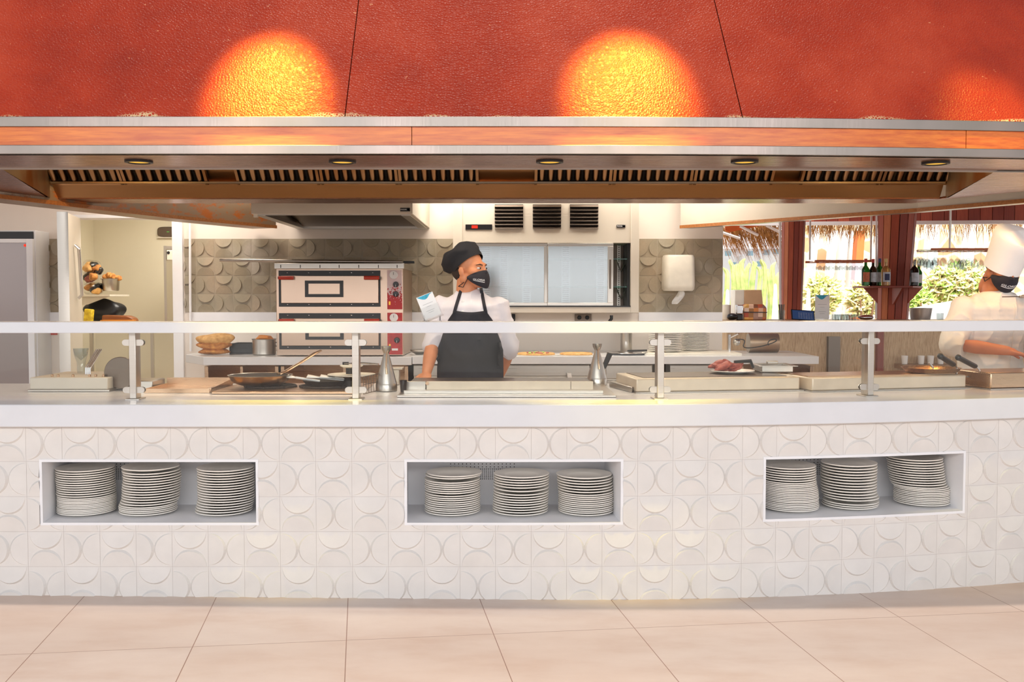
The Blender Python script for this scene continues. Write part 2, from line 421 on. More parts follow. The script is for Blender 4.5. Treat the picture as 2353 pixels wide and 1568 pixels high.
def remesh(mb, voxel, smooth=6, fac=.5):
    me = bpy.data.meshes.new('tmp'); me.from_pydata([tuple(p) for p in mb.v], [], mb.f)
    ob = bpy.data.objects.new('tmp', me); COL.objects.link(ob)
    bm = bmesh.new(); bm.from_mesh(me); bmesh.ops.remove_doubles(bm, verts=bm.verts, dist=1e-5); bmesh.ops.recalc_face_normals(bm, faces=bm.faces); bm.to_mesh(me); bm.free()
    md = ob.modifiers.new('r', 'REMESH'); md.mode = 'VOXEL'; md.voxel_size = voxel
    if smooth: ms = ob.modifiers.new('s', 'SMOOTH'); ms.iterations = smooth; ms.factor = fac
    dg = bpy.context.evaluated_depsgraph_get(); dg.update()
    out = bpy.data.meshes.new_from_object(ob.evaluated_get(dg))
    bpy.data.objects.remove(ob)
    r = MB(); r.v = [v.co.copy() for v in out.vertices]; r.f = [list(p.vertices) for p in out.polygons]
    r.mi = [0] * len(r.f); r.sm = [True] * len(r.f); return r
def bvh(mb): return BVHTree.FromPolygons([tuple(p) for p in mb.v], mb.f)
def textmb(txt, size=1.0, italic=0.0, bold=0.0, xs=1.0):
    cu = bpy.data.curves.new('t', 'FONT'); cu.body = txt; cu.size = size; cu.align_x = 'CENTER'; cu.align_y = 'CENTER'; cu.shear = italic; cu.offset = bold
    cu.resolution_u = 3
    ob = bpy.data.objects.new('t', cu); COL.objects.link(ob); dg = bpy.context.evaluated_depsgraph_get(); dg.update()
    me = bpy.data.meshes.new_from_object(ob.evaluated_get(dg)); bpy.data.objects.remove(ob)
    bm = bmesh.new(); bm.from_mesh(me); bmesh.ops.triangulate(bm, faces=bm.faces); bm.to_mesh(me); bm.free()
    r = MB(); r.v = [Vector((v.co.x * xs, v.co.y, 0)) for v in me.vertices]; r.f = [list(p.vertices) for p in me.polygons]; r.mi = [0] * len(r.f); r.sm = [False] * len(r.f)
    return r
def put_text(mb, txt, x, z, y, size, mat=0, **k):      # flat lettering on a surface facing the camera
    t = textmb(txt, size, **k)
    mb.add([(p.x + x, y, p.y + z) for p in t.v], t.f, mat)
# ================================================================== the setting
def frange(a, b, n): return [a + (b - a) * i / n for i in range(n + 1)]
def fz(x): return .007 - .0085 * x
mb = MB(); mb.add([(-9, -9, fz(-9)), (14, -9, fz(14)), (14, 13, fz(14)), (-9, 13, fz(-9))], [(0, 1, 2, 3)])
struct(build(mb, 'floor', 'floor_stone', loc=(0, 0, 0)))
mb = MB(); mb.box(-30, 60, 13, 90, -.6, -.1)
struct(build(mb, 'ground', 'sand'))
WY = 8.9
xl, xr = PX(418, WY), PX(1660, WY)      # the back wall between cold room and garden side
zt, zb = PZ(549, WY), PZ(718, WY)
mb = MB(); mb.box(xl, xr, WY, WY + .22, 0, 2.7)
struct(build(mb, 'wall_back', 'wall_paint'))
TW = .1635
def relief_tiles(mb, s0, s1, z0, z1, zrows, ia, nmin, nmax, parity, clip=None, h=.012, mt=0, mg=1, gap=.0006, skirt=.0085, gd=.0005):
    """tiles in the (s, depth, z) frame; half discs on alternate sides"""
    bm = bmesh.new(); 
    def face(pts, mi):
        f_ = bm.faces.new([bm.verts.new(p) for p in pts]); f_.material_index = mi
    for r in range(len(zrows) - 1):
        za, zc = zrows[r], zrows[r + 1]; th = zc - za
        for i in range(nmin, nmax):
            a, b = ia + TW * i, ia + TW * (i + 1); g = gap
            face([(a, gd, za), (b, gd, za), (b, gd, zc), (a, gd, zc)], mg)
            face([(a + g, 0, za + g), (b - g, 0, za + g), (b - g, 0, zc - g), (a + g, 0, zc - g)], mt)
            A = (i + r + parity) % 2 == 0
            cs = [((a + b) / 2, zc - g, 0, -1), ((a + b) / 2, za + g, 0, 1)] if A else [(a + g, (za + zc) / 2, 1, 0), (b - g, (za + zc) / 2, -1, 0)]
            rad = TW * .445
            for cx_, cz_, dx, dz in cs:
                tx, tz = -dz, dx; arc = []
                for k in range(17):
                    t = PI * k / 16; ca, sa = math.cos(t), math.sin(t)
                    arc.append((cx_ + rad * (ca * tx + sa * dx), cz_ + rad * (ca * tz + sa * dz), h * sa))
                face([(x, -y - .0003, z) for x, z, y in arc], mt)
                for k in range(16):
                    p, q = arc[k], arc[k + 1]
                    def ou(p_, e=skirt):
                        L = math.hypot(p_[0] - cx_, p_[1] - cz_) or 1; e = e * p_[2] / h
                        return (p_[0] + (p_[0] - cx_) / L * e, -.0002, p_[1] + (p_[1] - cz_) / L * e)
                    face([(p[0], -p[2] - .0003, p[1]), (q[0], -q[2] - .0003, q[1]), ou(q), ou(p)], mt)
    planes = [((s0, 0, 0), (1, 0, 0)), ((s1, 0, 0), (1, 0, 0)), ((0, 0, z0), (0, 0, 1)), ((0, 0, z1), (0, 0, 1))]
    for c in clip or []: planes += [((c[0], 0, 0), (1, 0, 0)), ((c[1], 0, 0), (1, 0, 0)), ((0, 0, c[2]), (0, 0, 1)), ((0, 0, c[3]), (0, 0, 1))]
    for co, no in planes:
        bmesh.ops.bisect_plane(bm, geom=bm.verts[:] + bm.edges[:] + bm.faces[:], plane_co=co, plane_no=no)
    dead = []
    for f_ in bm.faces:
        c = f_.calc_center_median()
        if not (s0 < c.x < s1 and z0 < c.z < z1) or any(q[0] < c.x < q[1] and q[2] < c.z < q[3] for q in clip or []): dead.append(f_)
    bmesh.ops.delete(bm, geom=dead, context='FACES')
    bm.verts.ensure_lookup_table(); bm.verts.index_update()
    off = len(mb.v); mb.v += [v.co.copy() for v in bm.verts]
    for f_ in bm.faces: mb.f.append([off + v.index for v in f_.verts]); mb.mi.append(f_.material_index); mb.sm.append(False)
    bm.free()
def wall_tiles(name, xa, xb, z0, z1, seam, parity, Y):
    mb = MB(); rows = [z1 - (z1 - z0) / 4 * (4 - k) for k in range(5)]
    relief_tiles(mb, xa, xb, z0, z1, rows, seam, int((xa - seam) / TW) - 2, int((xb - seam) / TW) + 2, parity, h=.014, gap=.0014, skirt=.0015, gd=.0015)
    for v in mb.v: v.y += Y - .004
    me_ = build(mb, name, ['tile_taupe', 'grout_light']); return me_
# taupe relief tiles behind the oven and right of the display fridge
struct(wall_tiles('wall_back_tiles', PX(426, WY), xr - .005, zb, zt, PX(1002, WY), 1, WY))
# left piece of the back wall
xw0, xw1 = -8.0, PX(147, WY)
mb = MB(); mb.box(xw0, xw1, WY, WY + .2, 0, 2.7); struct(build(mb, 'wall_left', 'wall_paint'))
struct(wall_tiles('wall_left_tiles', PX(84, WY), PX(146, WY), zb, zt, PX(99, WY), 0, WY))
# wall above cold room opening, and cold room shell
mb = MB(); mb.box(xw1, xl, WY, WY + .2, PZ(496, WY), 2.7); struct(build(mb, 'wall_lintel', 'wall_paint'))
mb = MB(); mb.box(xw1 - .6, xl + .6, 11.0, 11.1, 0, 2.7); mb.box(xw1 - .7, xw1 - .6, WY + .2, 11.1, 0, 2.7); mb.box(xl + .6, xl + .7, WY + .2, 11.1, 0, 2.7)
struct(build(mb, 'wall_cold_room', 'cold_wall'))
mb = MB(); mb.box(xw1 - .7, xl + .7, WY + .2, 11.1, 2.62, 2.7); struct(build(mb, 'ceiling_cold_room', 'cold_wall'))
mb = MB(); mb.box(-8, xr + .1, 6.9, WY, 2.7, 2.8); struct(build(mb, 'ceiling', 'wall_paint'))
mb = MB(); mb.box(xr + .1, 9, 6.2, 11.55, 2.7, 2.8); struct(build(mb, 'ceiling_bar', 'wood_red_b'))
mb = MB(); mb.box(-8.1, -8, 4.0, 9.1, 0, 2.7); struct(build(mb, 'wall_side', 'wall_paint'))
# door frame trims
mb = MB(); mb.box(xl - .07, xl + .02, WY - .03, WY + .2, 0, PZ(500, WY)); struct(build(mb, 'trim_1', 'white_paint', bevel=.004))
mb = MB(); mb.box(xw1, xw1 + .03, WY - .02, WY + .2, 0, PZ(496, WY)); struct(build(mb, 'trim_2', 'steel_painted', bevel=.004))
mb = MB(); mb.box(xw1, xl, WY - .02, WY + .2, PZ(502, WY), PZ(494, WY)); struct(build(mb, 'trim_3', 'white_paint', bevel=.004))
# ================================================================== serving counter
def cy(X): return 4.56 + .059 * max(0, X - .1) ** 2
ZS0, ZS1 = .812, .914
NICHE = [(-2.166, -1.163, .12), (-.494, .511, .09), (1.168, 2.195, .14)]
NZ0, NZ1 = .3525, .657
XS = frange(-3.6, 4.4, 64)
ctr = thing('serving_counter', (0, 5, 0), 'long white counter clad in relief tiles with three open plate niches', 'counter')
mb = MB(); rows = [.1626 * k - .004 for k in range(6)]; rows[0] = -.03
SL = -.4027; inv = lambda s: s if s > SL else SL + (s - SL) / 1.0145
relief_tiles(mb, -3.35, 4.2, -.03, ZS0, rows, SL, -19, 29, 0, [(inv(a), inv(b), NZ0, NZ1) for a, b, _ in NICHE])
for v in mb.v:
    if v.x < SL: v.x = SL + (v.x - SL) * 1.0145
    v.y += cy(v.x)
build(mb, 'tile_cladding', ['tile_white', 'grout_grey'], ctr)
mb = MB(); mb.ribbon(XS, lambda x: 5.5, lambda x: 5.56, 0.0, ZS0)
mb.box(-3.6, -3.5, 4.6, 5.5, 0, ZS0); mb.box(4.3, 4.4, 5.7, 5.8, 0, ZS0)
build(mb, 'back_panel', 'steel_soft', ctr)
def niche(a, b, ph):
    cs, sn = math.cos(ph), math.sin(ph)
    def P(s, d, z): return Vector((s - d * sn, cy(s) + d * cs, z))
    def slab(mb, s0, s1, d0, d1, z0, z1, n=8):
        off = len(mb.v); pts = []
        for s in frange(s0, s1, n): pts += [P(s, d0, z0), P(s, d1, z0), P(s, d1, z1), P(s, d0, z1)]
        fs = [(0, 1, 2, 3), tuple(4 * n + k for k in (3, 2, 1, 0))]
        for i in range(n):
            for k in range(4): fs.append((4 * i + k, 4 * (i + 1) + k, 4 * (i + 1) + (k + 1) % 4, 4 * i + (k + 1) % 4))
        mb.add(pts, fs)
    t = .012; D = .4
    mb = MB()
    slab(mb, a, b, -.006, D, NZ0, NZ0 + t); slab(mb, a, b, -.006, D, NZ1 - t, NZ1)
    slab(mb, a, a + t, -.006, D, NZ0 + t, NZ1 - t, 1); slab(mb, b - t, b, -.006, D, NZ0 + t, NZ1 - t, 1)
    slab(mb, a, b, D, D + .01, NZ0, NZ1)
    o = build(mb, 'niche_box', 'white_paint', ctr)
    mb = MB(); m_ = (a + b) / 2
    def dot(s, z, r=.0026):
        c = P(s, D - .0008, z); ux, uy = math.cos(ph * .6), math.sin(ph * .6)
        mb.add([(c.x + r * math.cos(q) * ux, c.y + r * math.cos(q) * uy, c.z + r * math.sin(q)) for q in [PI / 4 * k for k in range(8)]], [tuple(range(8))[::-1]])
    for i in range(-8, 9):
        for j in range(4): dot(m_ - .12 + i * .0198, NZ0 + .245 - j * .0145)
    for i in range(-16, 17):
        for j in range(6): dot(m_ - .12 + i * .0099, NZ0 + .19 - j * .0098)
    mb = mb; q = build(mb, 'vent_holes', 'perf_hole', o)
    return P
NP = [niche(*n) for n in NICHE]
# worktop slab
wt = MB(); wt.ribbon(XS, lambda x: cy(x) - .055, lambda x: 5.62, ZS0, ZS1)
tag(build(wt, 'worktop', 'slab_white', bevel=.004), 'thick white worktop slab curving along the top of the tiled counter', 'worktop')
# raised glass guard rail and its posts
def rail_y(x): return cy(x) + .085
rl = MB(); rl.ribbon(XS, rail_y, lambda x: rail_y(x) + .20, PZ(766, 4.645), PZ(740.5, 4.645))
RZ0, RZ1 = PZ(766, 4.645), PZ(740.5, 4.645)
tag(build(rl, 'guard_shelf', 'slab_white', bevel=.003), 'long narrow white shelf carried by the steel posts above the glass', 'shelf')
def gy(x): return cy(x) + .175
POSTS = [304.5, 816.5, 1518, 2000]
names = ['steel glass-guard post in front of the grey tray at far left', 'steel glass-guard post just left of the conical oil can beside the frying pan',
         'steel glass-guard post left of the plate of meat, in front of the plate stack', 'steel glass-guard post nearest the chef in the tall white hat']
px_posts = []
for i, p in enumerate(POSTS):
    y = 4.72
    for _ in range(4): x = PX(p, y, 850); y = gy(x) - .018
    px_posts.append(x); sl = .118 * max(0, x - .1); rz = math.atan(sl)
    root = thing('guard_post', (x, gy(x), ZS1), names[i], 'post', 'posts of the glass guard', rz)
    mb = MB(); mb.box(-.016, .016, -.018, .045, .006, RZ0 - ZS1); build(mb, 'upright', 'steel', root, .002, local=True)
    mb = MB(); mb.box(-.033, .033, -.032, .058, 0, .006); build(mb, 'base_plate', 'steel', root, .001, local=True)
    for z in (PZ(788, 4.72), PZ(897, 4.72)):
        for sd in (-1, 1):
            mb = MB(); pts = [(sd * .016, -.0145), (sd * .037, -.0145)] + [(sd * (.037 + .0145 * math.sin(a)), -.0145 * math.cos(a)) for a in frange(0, PI, 10)[1:]] + [(sd * .016, .0145)]
            for yy in (-.009, .007):
                mb.prism([(q[0], q[1] + z - ZS1) for q in pts], yy, yy + .006, 'y')
            build(mb, 'glass_clamp', 'steel', root, local=True)
ends = [-3.5] + px_posts + [4.2]
gl = ['clear glass guard pane at the far left over the grey tray', 'clear glass guard pane in front of the big frying pan and bread', 'clear glass guard pane in front of the chef in the black cap and griddle',
      'clear glass guard pane in front of the meat plate and steel tub', 'clear glass guard pane in front of the chef in the tall white hat']
for i in range(5):
    a = ends[i] + .026; b = ends[i + 1] - .026
    mb = MB(); mb.ribbon(frange(a, b, 10), lambda x: gy(x) - .003, lambda x: gy(x) + .001, PZ(909, 4.735), RZ0 - .006)
    tag(build(mb, 'glass_screen', 'glass'), gl[i], 'glass pane', 'panes of the glass guard')
# ================================================================== extraction hood
def hy(x): return 4.5 + .026 * max(0, x - .1) ** 2
HZ = 2.038
hd = thing('extraction_hood', (0, 5.5, 2.204), 'huge extraction hood with red leather cladding, steel strips and a wooden band', 'hood')
HX = frange(-4.2, 4.6, 44)
def leather(a0, a1):
    mb = MB()
    def fn(u, v):
        x = a0 + (a1 - a0) * u; xx = -.35 + (x + .35) * (1 - .062 * v * 1.5)
        return Vector((xx, hy(x) + .012 +   .36 * v * 1.5, 2.200 + .80 * v * 1.364))
    mb.grid(40, 10, fn); off = len(mb.v)
    mb.grid(40, 10, lambda u, v: fn(u, v) + Vector((0, .03, -.01)))
    build(mb, 'leather_panel', 'red_leather', hd)
s1, s2 = PX(791, 4.5, 268), PX(1703, 4.57, 272)
leather(-4.2, s1 - .0022); leather(s1 + .0022, s2 - .0022); leather(s2 + .0022, 4.6)
mb = MB(); mb.ribbon(HX, lambda x: hy(x) + .06, lambda x: hy(x) + .5, 2.2, 2.22); build(mb, 'top_ledge', 'dark_void', hd)
mb = MB(); mb.grid(20, 2, lambda u, v: Vector((-4.1 + 8.5 * u, hy(-4.1 + 8.5 * u) + .06 + .54 * v, 2.200 + 1.09 * v))); build(mb, 'backing_board', 'dark_void', hd)
mb = MB(); mb.ribbon(HX, lambda x: hy(x) - .004, lambda x: hy(x) + .04, 2.159, 2.204); build(mb, 'steel_strip', 'strip_steel', hd, .002)
mb = MB(); mb.ribbon(HX, lambda x: hy(x) - .004, lambda x: hy(x) + .04, HZ, 2.078); build(mb, 'steel_strip', 'strip_steel', hd, .002)
w1, w2 = PX(946, 4.5, 316), PX(2217, 4.62, 316)
for a, b in ((-4.2, w1 - .0015), (w1 + .0015, w2 - .0015), (w2 + .0015, 4.6)):
    mb = MB(); mb.ribbon(frange(a, b, 20), lambda x: hy(x) + .006, lambda x: hy(x) + .03, 2.078, 2.159); build(mb, 'wood_band', 'wood_fascia', hd)
# soffit with the opening under the filters
A, B = (-2.53, 4.98), (-2.98, 6.45); C2, D2 = (2.80, 6.45), (2.44, 5.06)
mb = MB(); t_ = .012
xs = frange(-4.2, 4.6, 44)
mb.ribbon(xs, lambda x: hy(x) + .01, lambda x: 4.98 + .02 * max(0, x - .1) ** 2, HZ, HZ + t_)
mb.prism([(-4.2, 4.98), (A[0], A[1]), (B[0], B[1]), (-2.98, 6.85), (-3.10, 6.85), (-3.10, 6.0), (-3.6, 5.2)], HZ, HZ + t_)
mb.prism([(D2[0], D2[1]), (4.6, 5.35), (4.0, 5.5), (3.12, 6.02), (2.82, 6.58), (2.72, 6.85), (C2[0] - .08, 6.85), (C2[0], C2[1])], HZ, HZ + t_)
mb.prism([(B[0], 6.54), (C2[0] - .02, 6.54), (C2[0] - .08, 6.85), (-2.98, 6.85)], HZ, HZ + t_)
build(mb, 'soffit', 'steel_brown_reflect', hd, ang=30)
mb = MB(); mb.ribbon(xs, lambda x: 4.975 + .02 * max(0, x - .1) ** 2, lambda x: 4.987 + .02 * max(0, x - .1) ** 2, HZ - .008, HZ + .03)
build(mb, 'soffit_lip', 'steel', hd)
# recess: sides, top, far plate, gutter, sloping filter bank
mb = MB()
mb.add([(A[0], A[1], HZ), (B[0], B[1] + .05, HZ), (B[0], B[1] + .05, 2.8), (A[0], A[1], 2.8)], [(0, 1, 2, 3)])
build(mb, 'recess_side', 'steel_grease', hd); mb = MB()
mb.add([(D2[0], D2[1], HZ), (C2[0], C2[1] + .05, HZ), (C2[0], C2[1] + .05, 2.8), (D2[0], D2[1], 2.8)], [(0, 1, 2, 3)])
build(mb, 'recess_side', 'steel_grease', hd)
mb = MB(); mb.box(-3.2, 3.4, 5.3, 6.9, 2.8, 2.83); mb.add([(-3.1, 5.0, HZ + .01), (3.3, 5.06, HZ + .01), (3.4, 5.3, 2.8), (-3.2, 5.3, 2.8)], [(0, 1, 2, 3)]); build(mb, 'recess_top', 'steel_dark', hd)
mb = MB()
gx0, gx1 = PX(60, 6.52, 425), PX(2250, 6.52, 425)
mb.prism([(6.545, HZ), (6.56, HZ), (6.51, 2.134), (6.48, 2.134)], B[0] + .02, C2[0] - .02, 'x')
build(mb, 'grease_plate', 'steel_gold', hd)
mb = MB(); mb.box(B[0] + .02, C2[0] - .02, 6.455, 6.50, 2.128, 2.140); build(mb, 'gutter', 'steel_dark', hd)
sl_ = Vector((0, -.62, .62)); BY, BZ = 6.50, 2.142
mb = MB(); mb.add([(B[0], BY + .03, BZ), (C2[0], BY + .03, BZ), (C2[0], BY - .59, BZ + .62), (B[0], BY - .59, BZ + .62)], [(0, 1, 2, 3)])
build(mb, 'filter_bank_panel', 'steel_gold', hd)
FR = [(85, 283), (285, 478), (545, 735), (738, 915), (917, 1100), (1228, 1405), (1408, 1590), (1593, 1775), (1838, 2020), (2024, 2215)]
rl_ = Matrix.Rotation(R(-45), 3, 'X')
for a, b in FR:
    x0, x1 = PX(a, 6.47, 415), PX(b, 6.47, 415); mb = MB(); w = x1 - x0; nrm = Vector((0, -.7071, -.7071)); up = Vector((0, -.7071, .7071)); base = Vector((x0, BY, BZ))
    def Q(x, t, d): return base + Vector((x, 0, 0)) + up * t + nrm * d
    def slab4(xa, xb, ta, tb, d0, d1, m):
        mb.add([Q(xa, ta, d0), Q(xb, ta, d0), Q(xb, tb, d0), Q(xa, tb, d0), Q(xa, ta, d1), Q(xb, ta, d1), Q(xb, tb, d1), Q(xa, tb, d1)],
               [(3, 2, 1, 0), (4, 5, 6, 7), (0, 1, 5, 4), (1, 2, 6, 5), (2, 3, 7, 6), (3, 0, 4, 7)], m)
    slab4(0, w, 0, .62, -.004, .002, 1)
    slab4(0, .018, 0, .62, .0, .03, 0); slab4(w - .018, w, 0, .62, 0, .03, 0); slab4(0, w, 0, .012, 0, .03, 0)
    n = 8; p = (w - .036) / n
    for k in range(n):
        xc = .018 + p * (k + .5)
        mb.tube([Q(xc, .02, .012), Q(xc, .04, .012), Q(xc, .6, .012)], [p * .2, p * .38, p * .4], 12, 0, up=nrm)
    build(mb, 'baffle_filter', ['filter_steel', 'dark_void'], hd)
# downlights in the front soffit
for p in (319, 787, 1263, 1711, 2150):
    y = 4.73 + (0.05 if p > 2000 else 0); x = PX(p, y, 373)
    mb = MB(); mb.lathe([(.05, 0), (.064, 0), (.064, -.008), (.052, -.010), (.05, -.002)], (x, y, HZ), 28); ring = build(mb, 'downlight', 'black_metal', hd)
    mb = MB(); mb.lathe([(.0, 0), (.050, 0)], (x, y, HZ - .004), 28); build(mb, 'lens', 'lamp_glow', ring)
    light('downlight_lamp', 'SPOT', (x, y, HZ - .02), 9, (1, .8, .5), target=(x, y, 0), size=.04, spot=R(120), blend=.7)
# side beams of the hood frame running back to the wall
def beam(name, pts, wid, z0, z1, mf, mbm, label):
    root = thing(name, (pts[0][0], pts[0][1], z0), label, 'beam')
    outer = []
    for i, p in enumerate(pts):
        d = (Vector(pts[min(i + 1, len(pts) - 1)]) - Vector(pts[max(i - 1, 0)])).normalized(); n_ = Vector((-d.y, d.x)) * wid
        outer.append((p[0] + n_.x, p[1] + n_.y))
    mb = MB(); n = len(pts); mb.prism([*pts, *outer[::-1]], z0, z0 + .012); build(mb, 'underside', mbm, root)
    mb = MB()
    for i in range(n - 1):
        a, b = Vector(pts[i]), Vector(pts[i + 1]); q = (b - a).normalized(); nn = Vector((-q.y, q.x)) * (.02 if wid > 0 else -.02)
        mb.prism([a, b, b + nn, a + nn], z0 + .012, z1)
    build(mb, 'face_panel', mf, root)
    mb = MB()
    for i in range(n - 1):
        a, b = Vector(pts[i]), Vector(pts[i + 1]); q = (b - a).normalized(); nn = Vector((-q.y, q.x)) * (.012 if wid > 0 else -.012)
        mb.prism([a - nn, b - nn, b, a], z0 - .004, z0 + .022)
    build(mb, 'wood_edge', 'wood_edge', root)
m = N('beam_dirty'); g_ = m.new('ShaderNodeTexCoord'); s_ = m.new('ShaderNodeSeparateXYZ'); m.l(g_.outputs['Object'], s_.inputs[0])
k_ = m.math('ADD', m.math('MULTIPLY', s_.outputs[1], .42), m.math('MULTIPLY', m.noise(5, 5, rough=.7), .9))
m.bsdf(m.mix(m.ramp(m.noise(7, 5, stretch=(1, 1, 2.5), rough=.7), [(.5, (0, 0, 0, 1)), (.62, (1, 1, 1, 1))]), m.ramp(k_, [(.85, lin((206, 200, 190))), (1.3, lin((150, 128, 104)))]), m.ramp(k_, [(.95, lin((176, 164, 148))), (1.3, lin((186, 104, 36)))])), .5)
beam('hood_beam', [(-3.5, 5.2), (-3.11, 6.08), (-2.56, 7.67), (-2.05, 8.73)], .26, 2.0, 2.6, 'beam_dirty', 'steel_grease', 'rust-stained beam with wooden edge slanting back above the cold room door')
beam('hood_beam', [(3.7, 5.6), (3.25, 6.36), (2.84, 7.04), (1.464, 8.73)], -.13, 2.0, 2.6, 'steel_painted', 'steel', 'pale clean beam slanting back over the bar side at right')
# ================================================================== plates
ORD = 'first second third fourth fifth sixth seventh eighth ninth tenth eleventh twelfth thirteenth fourteenth fifteenth sixteenth seventeenth eighteenth nineteenth twentieth twenty-first twenty-second twenty-third twenty-fourth twenty-fifth twenty-sixth'.split()
mb = MB(); pr = [(0, .0), (.078, .0), (.080, .0025), (.088, .0032), (.128, .0115), (.1322, .0122), (.1336, .0148), (.1326, .0176), (.129, .0174), (.090, .0085), (.083, .0068), (.079, .0042), (0, .004)]
mb.lathe(pr, (0, 0, 0), 56)
proto = build(mb, 'plate', 'ceramic', local=True, loc=(0, 0, 0)); first_plate = True
# per stack: niche, pixel x at bottom, depth in niche, number loose/tight pattern from the bottom, top x shift, where
STK = [(0, 200, .21, 'T' * 11 + 'L' * 12, [(0, 0), (.35, .002), (1, -.006)], 'left stack of the left niche'),
       (0, 341, .21, 'TTTTT' + 'L' * 12 + 'LG', [(0, 0), (.18, .0), (.32, .012), (.8, .022), (1, .016)], 'middle stack of the left niche'),
       (0, 519, .21, 'L' * 18, [(0, -.008), (.3, .004), (1, .002)], 'right stack of the left niche'),
       (1, 1040, .21, 'TTTTTTTTTTLTTTTTGT', [(0, 0), (.9, .0), (1, .008)], 'left stack of the middle niche'),
       (1, 1195.5, .21, 'LLLLLLLLLGGLLLL', [(0, 0), (.6, .004), (1, .006)], 'middle stack of the middle niche'),
       (1, 1346, .21, 'GTTTTTTTTTTLLLLLL', [(0, 0), (.6, 0), (1, -.008)], 'right stack of the middle niche'),
       (2, 1812, .2, 'T' * 17 + 'LLLLLL', [(0, .01), (.45, .006), (.62, -.002), (1, -.008)], 'left stack of the right niche'),
       (2, 1953, .2, 'TTTGLLLLLLLLLLLL', [(0, 0), (.2, .004), (.3, -.008), (1, -.01)], 'middle stack of the right niche'),
       (2, 2117, .2, 'T' * 11 + 'L' * 11, [(0, 0), (.4, 0), (.52, -.022), (1, -.04)], 'right stack of the right niche')]
GAP = {'T': .0088, 'L': .0124, 'G': .0178}
TOP = [.586, .592, .588, .563, .558, .554, .585, .588, .602]
for si, (ni, px, dep, pat, sh, where) in enumerate(STK):
    Y = 4.78
    for _ in range(5):
        x = PX(px, Y, 1180); Y = cy(x) + dep
    z0 = NZ0 + .0125; nom = sum(GAP[c] for c in pat[1:]); sc = (TOP[si] - .0165 - z0) / nom; z = z0; n = len(pat)
    for k, c in enumerate(pat):
        if k: z += GAP[c] * sc
        u = k / (n - 1); dx = 0
        for (u0, a0), (u1, a1) in zip(sh, sh[1:]):
            if u0 <= u <= u1: dx = a0 + (a1 - a0) * (u - u0) / (u1 - u0)
        if first_plate: o = proto; first_plate = False
        else: o = proto.copy(); COL.objects.link(o)
        tx = ty = 0
        if c == 'G': tx = random.uniform(-.02, .02)
        o.location = (x + dx + random.uniform(-.0012, .0012), Y + random.uniform(-.002, .002), z); o.rotation_euler = (tx * .4, tx * .4, random.uniform(0, 6))
        i = n - 1 - k
        lab = ('topmost white dinner plate of the ' + where) if i == 0 else ('lowest white dinner plate of the ' + where) if k == 0 else '%s white plate from the top in the %s' % (ORD[i], where)
        tag(o, lab, 'plate', 'plates in the ' + where)
# ================================================================== back kitchen
def bx(mb, px0, px1, py0, py1, Y, d, mat=0, pz=720):
    """box whose front face spans photo pixels at distance Y, going d deep"""
    return mb.box(PX(px0, Y, pz), PX(px1, Y, pz), Y, Y + d, PZ(py1, Y), PZ(py0, Y), mat)
BWZ = .92
# back worktop with a chamfered left end
bY = 8.0
x0, x1, x2 = PX(425, 8.35), PX(466, bY), PX(945, bY)
mb = MB(); mb.prism([(x0, 8.35), (x1, bY), (x2, bY), (x2, WY - .01), (x0, WY - .01)], BWZ - .065, BWZ)
tag(build(mb, 'back_worktop', 'slab_white', bevel=.003), 'cream back worktop with a chamfered left end, under the bread and the pizza oven', 'worktop')
mb = MB(); mb.box(x2 + .005, PX(1885, bY), bY + .02, WY - .01, BWZ - .058, BWZ + .004)
tag(build(mb, 'back_worktop', 'slab_white', bevel=.003), 'cream back worktop right of the oven, under the pizzas and the display fridge', 'worktop')
# undercounter units
def unit(px0, px1, label, kind, fr_mat='steel_soft'):
    Y = 8.1; a, b = PX(px0, Y, 860), PX(px1, Y, 860)
    r = thing({'drawers': 'undercounter_cabinet', 'fridge': 'undercounter_fridge', 'open': 'open_cupboard'}[kind], ((a + b) / 2, 8.45, 0), label, 'cabinet')
    mb = MB(); mb.box(a, b, Y + .03, WY - .02, .1, BWZ - .07)
    if kind == 'open':
        mb = MB(); mb.box(a, b, WY - .04, WY - .02, .1, .84); mb.box(a, a + .03, Y, WY - .04, .1, .84); mb.box(b - .03, b, Y, WY - .04, .1, .84)
        mb.box(a + .03, b - .03, Y, WY - .04, .1, .13); mb.box(a + .03, b - .03, Y + .05, WY - .04, .44, .46); mb.box((a + b) / 2 - .012, (a + b) / 2 + .012, Y, WY - .04, .46, .84)
    build(mb, 'body', fr_mat, r, .003)
    if kind == 'drawers':
        w = (b - a) / 2
        for i in range(2):
            for z0, z1 in ((.14, .45), (.48, .74)):
                mb = MB(); mb.box(a + w * i + .015, a + w * (i + 1) - .015, Y, Y + .03, z0, z1); d = build(mb, 'drawer', 'steel', r, .003)
                mb = MB(); mb.box(a + w * i + .05, a + w * (i + 1) - .05, Y - .004, Y + .002, z1 - .085, z1 - .015, 1); mb.box(a + w * i + .05, a + w * (i + 1) - .05, Y - .03, Y - .004, z1 - .015, z1 - .008)
                build(mb, 'handle', ['chrome', 'dark_void'], d)
        mb = MB(); mb.box(a, b, Y + .005, Y + .03, .76, .845); build(mb, 'top_rail', 'steel', r, .002)
    if kind == 'fridge':
        mb = MB(); mb.box(a + .01, b - .01, Y, Y + .03, .74, .845); build(mb, 'top_rail', 'steel', r, .002)
        mb = MB(); mb.box(a + .01, b - .01, Y, Y + .03, .13, .725); d = build(mb, 'door', 'steel', r, .004)
        mb = MB(); mb.box(a + .05, b - .05, Y - .006, Y + .001, .66, .715); build(mb, 'control_panel', 'black_plastic', d)
        mb = MB(); mb.box((a + b) / 2 - .03, (a + b) / 2 + .0, Y - .008, Y - .005, .68, .70); build(mb, 'red_display', 'led_red', d)
    return r
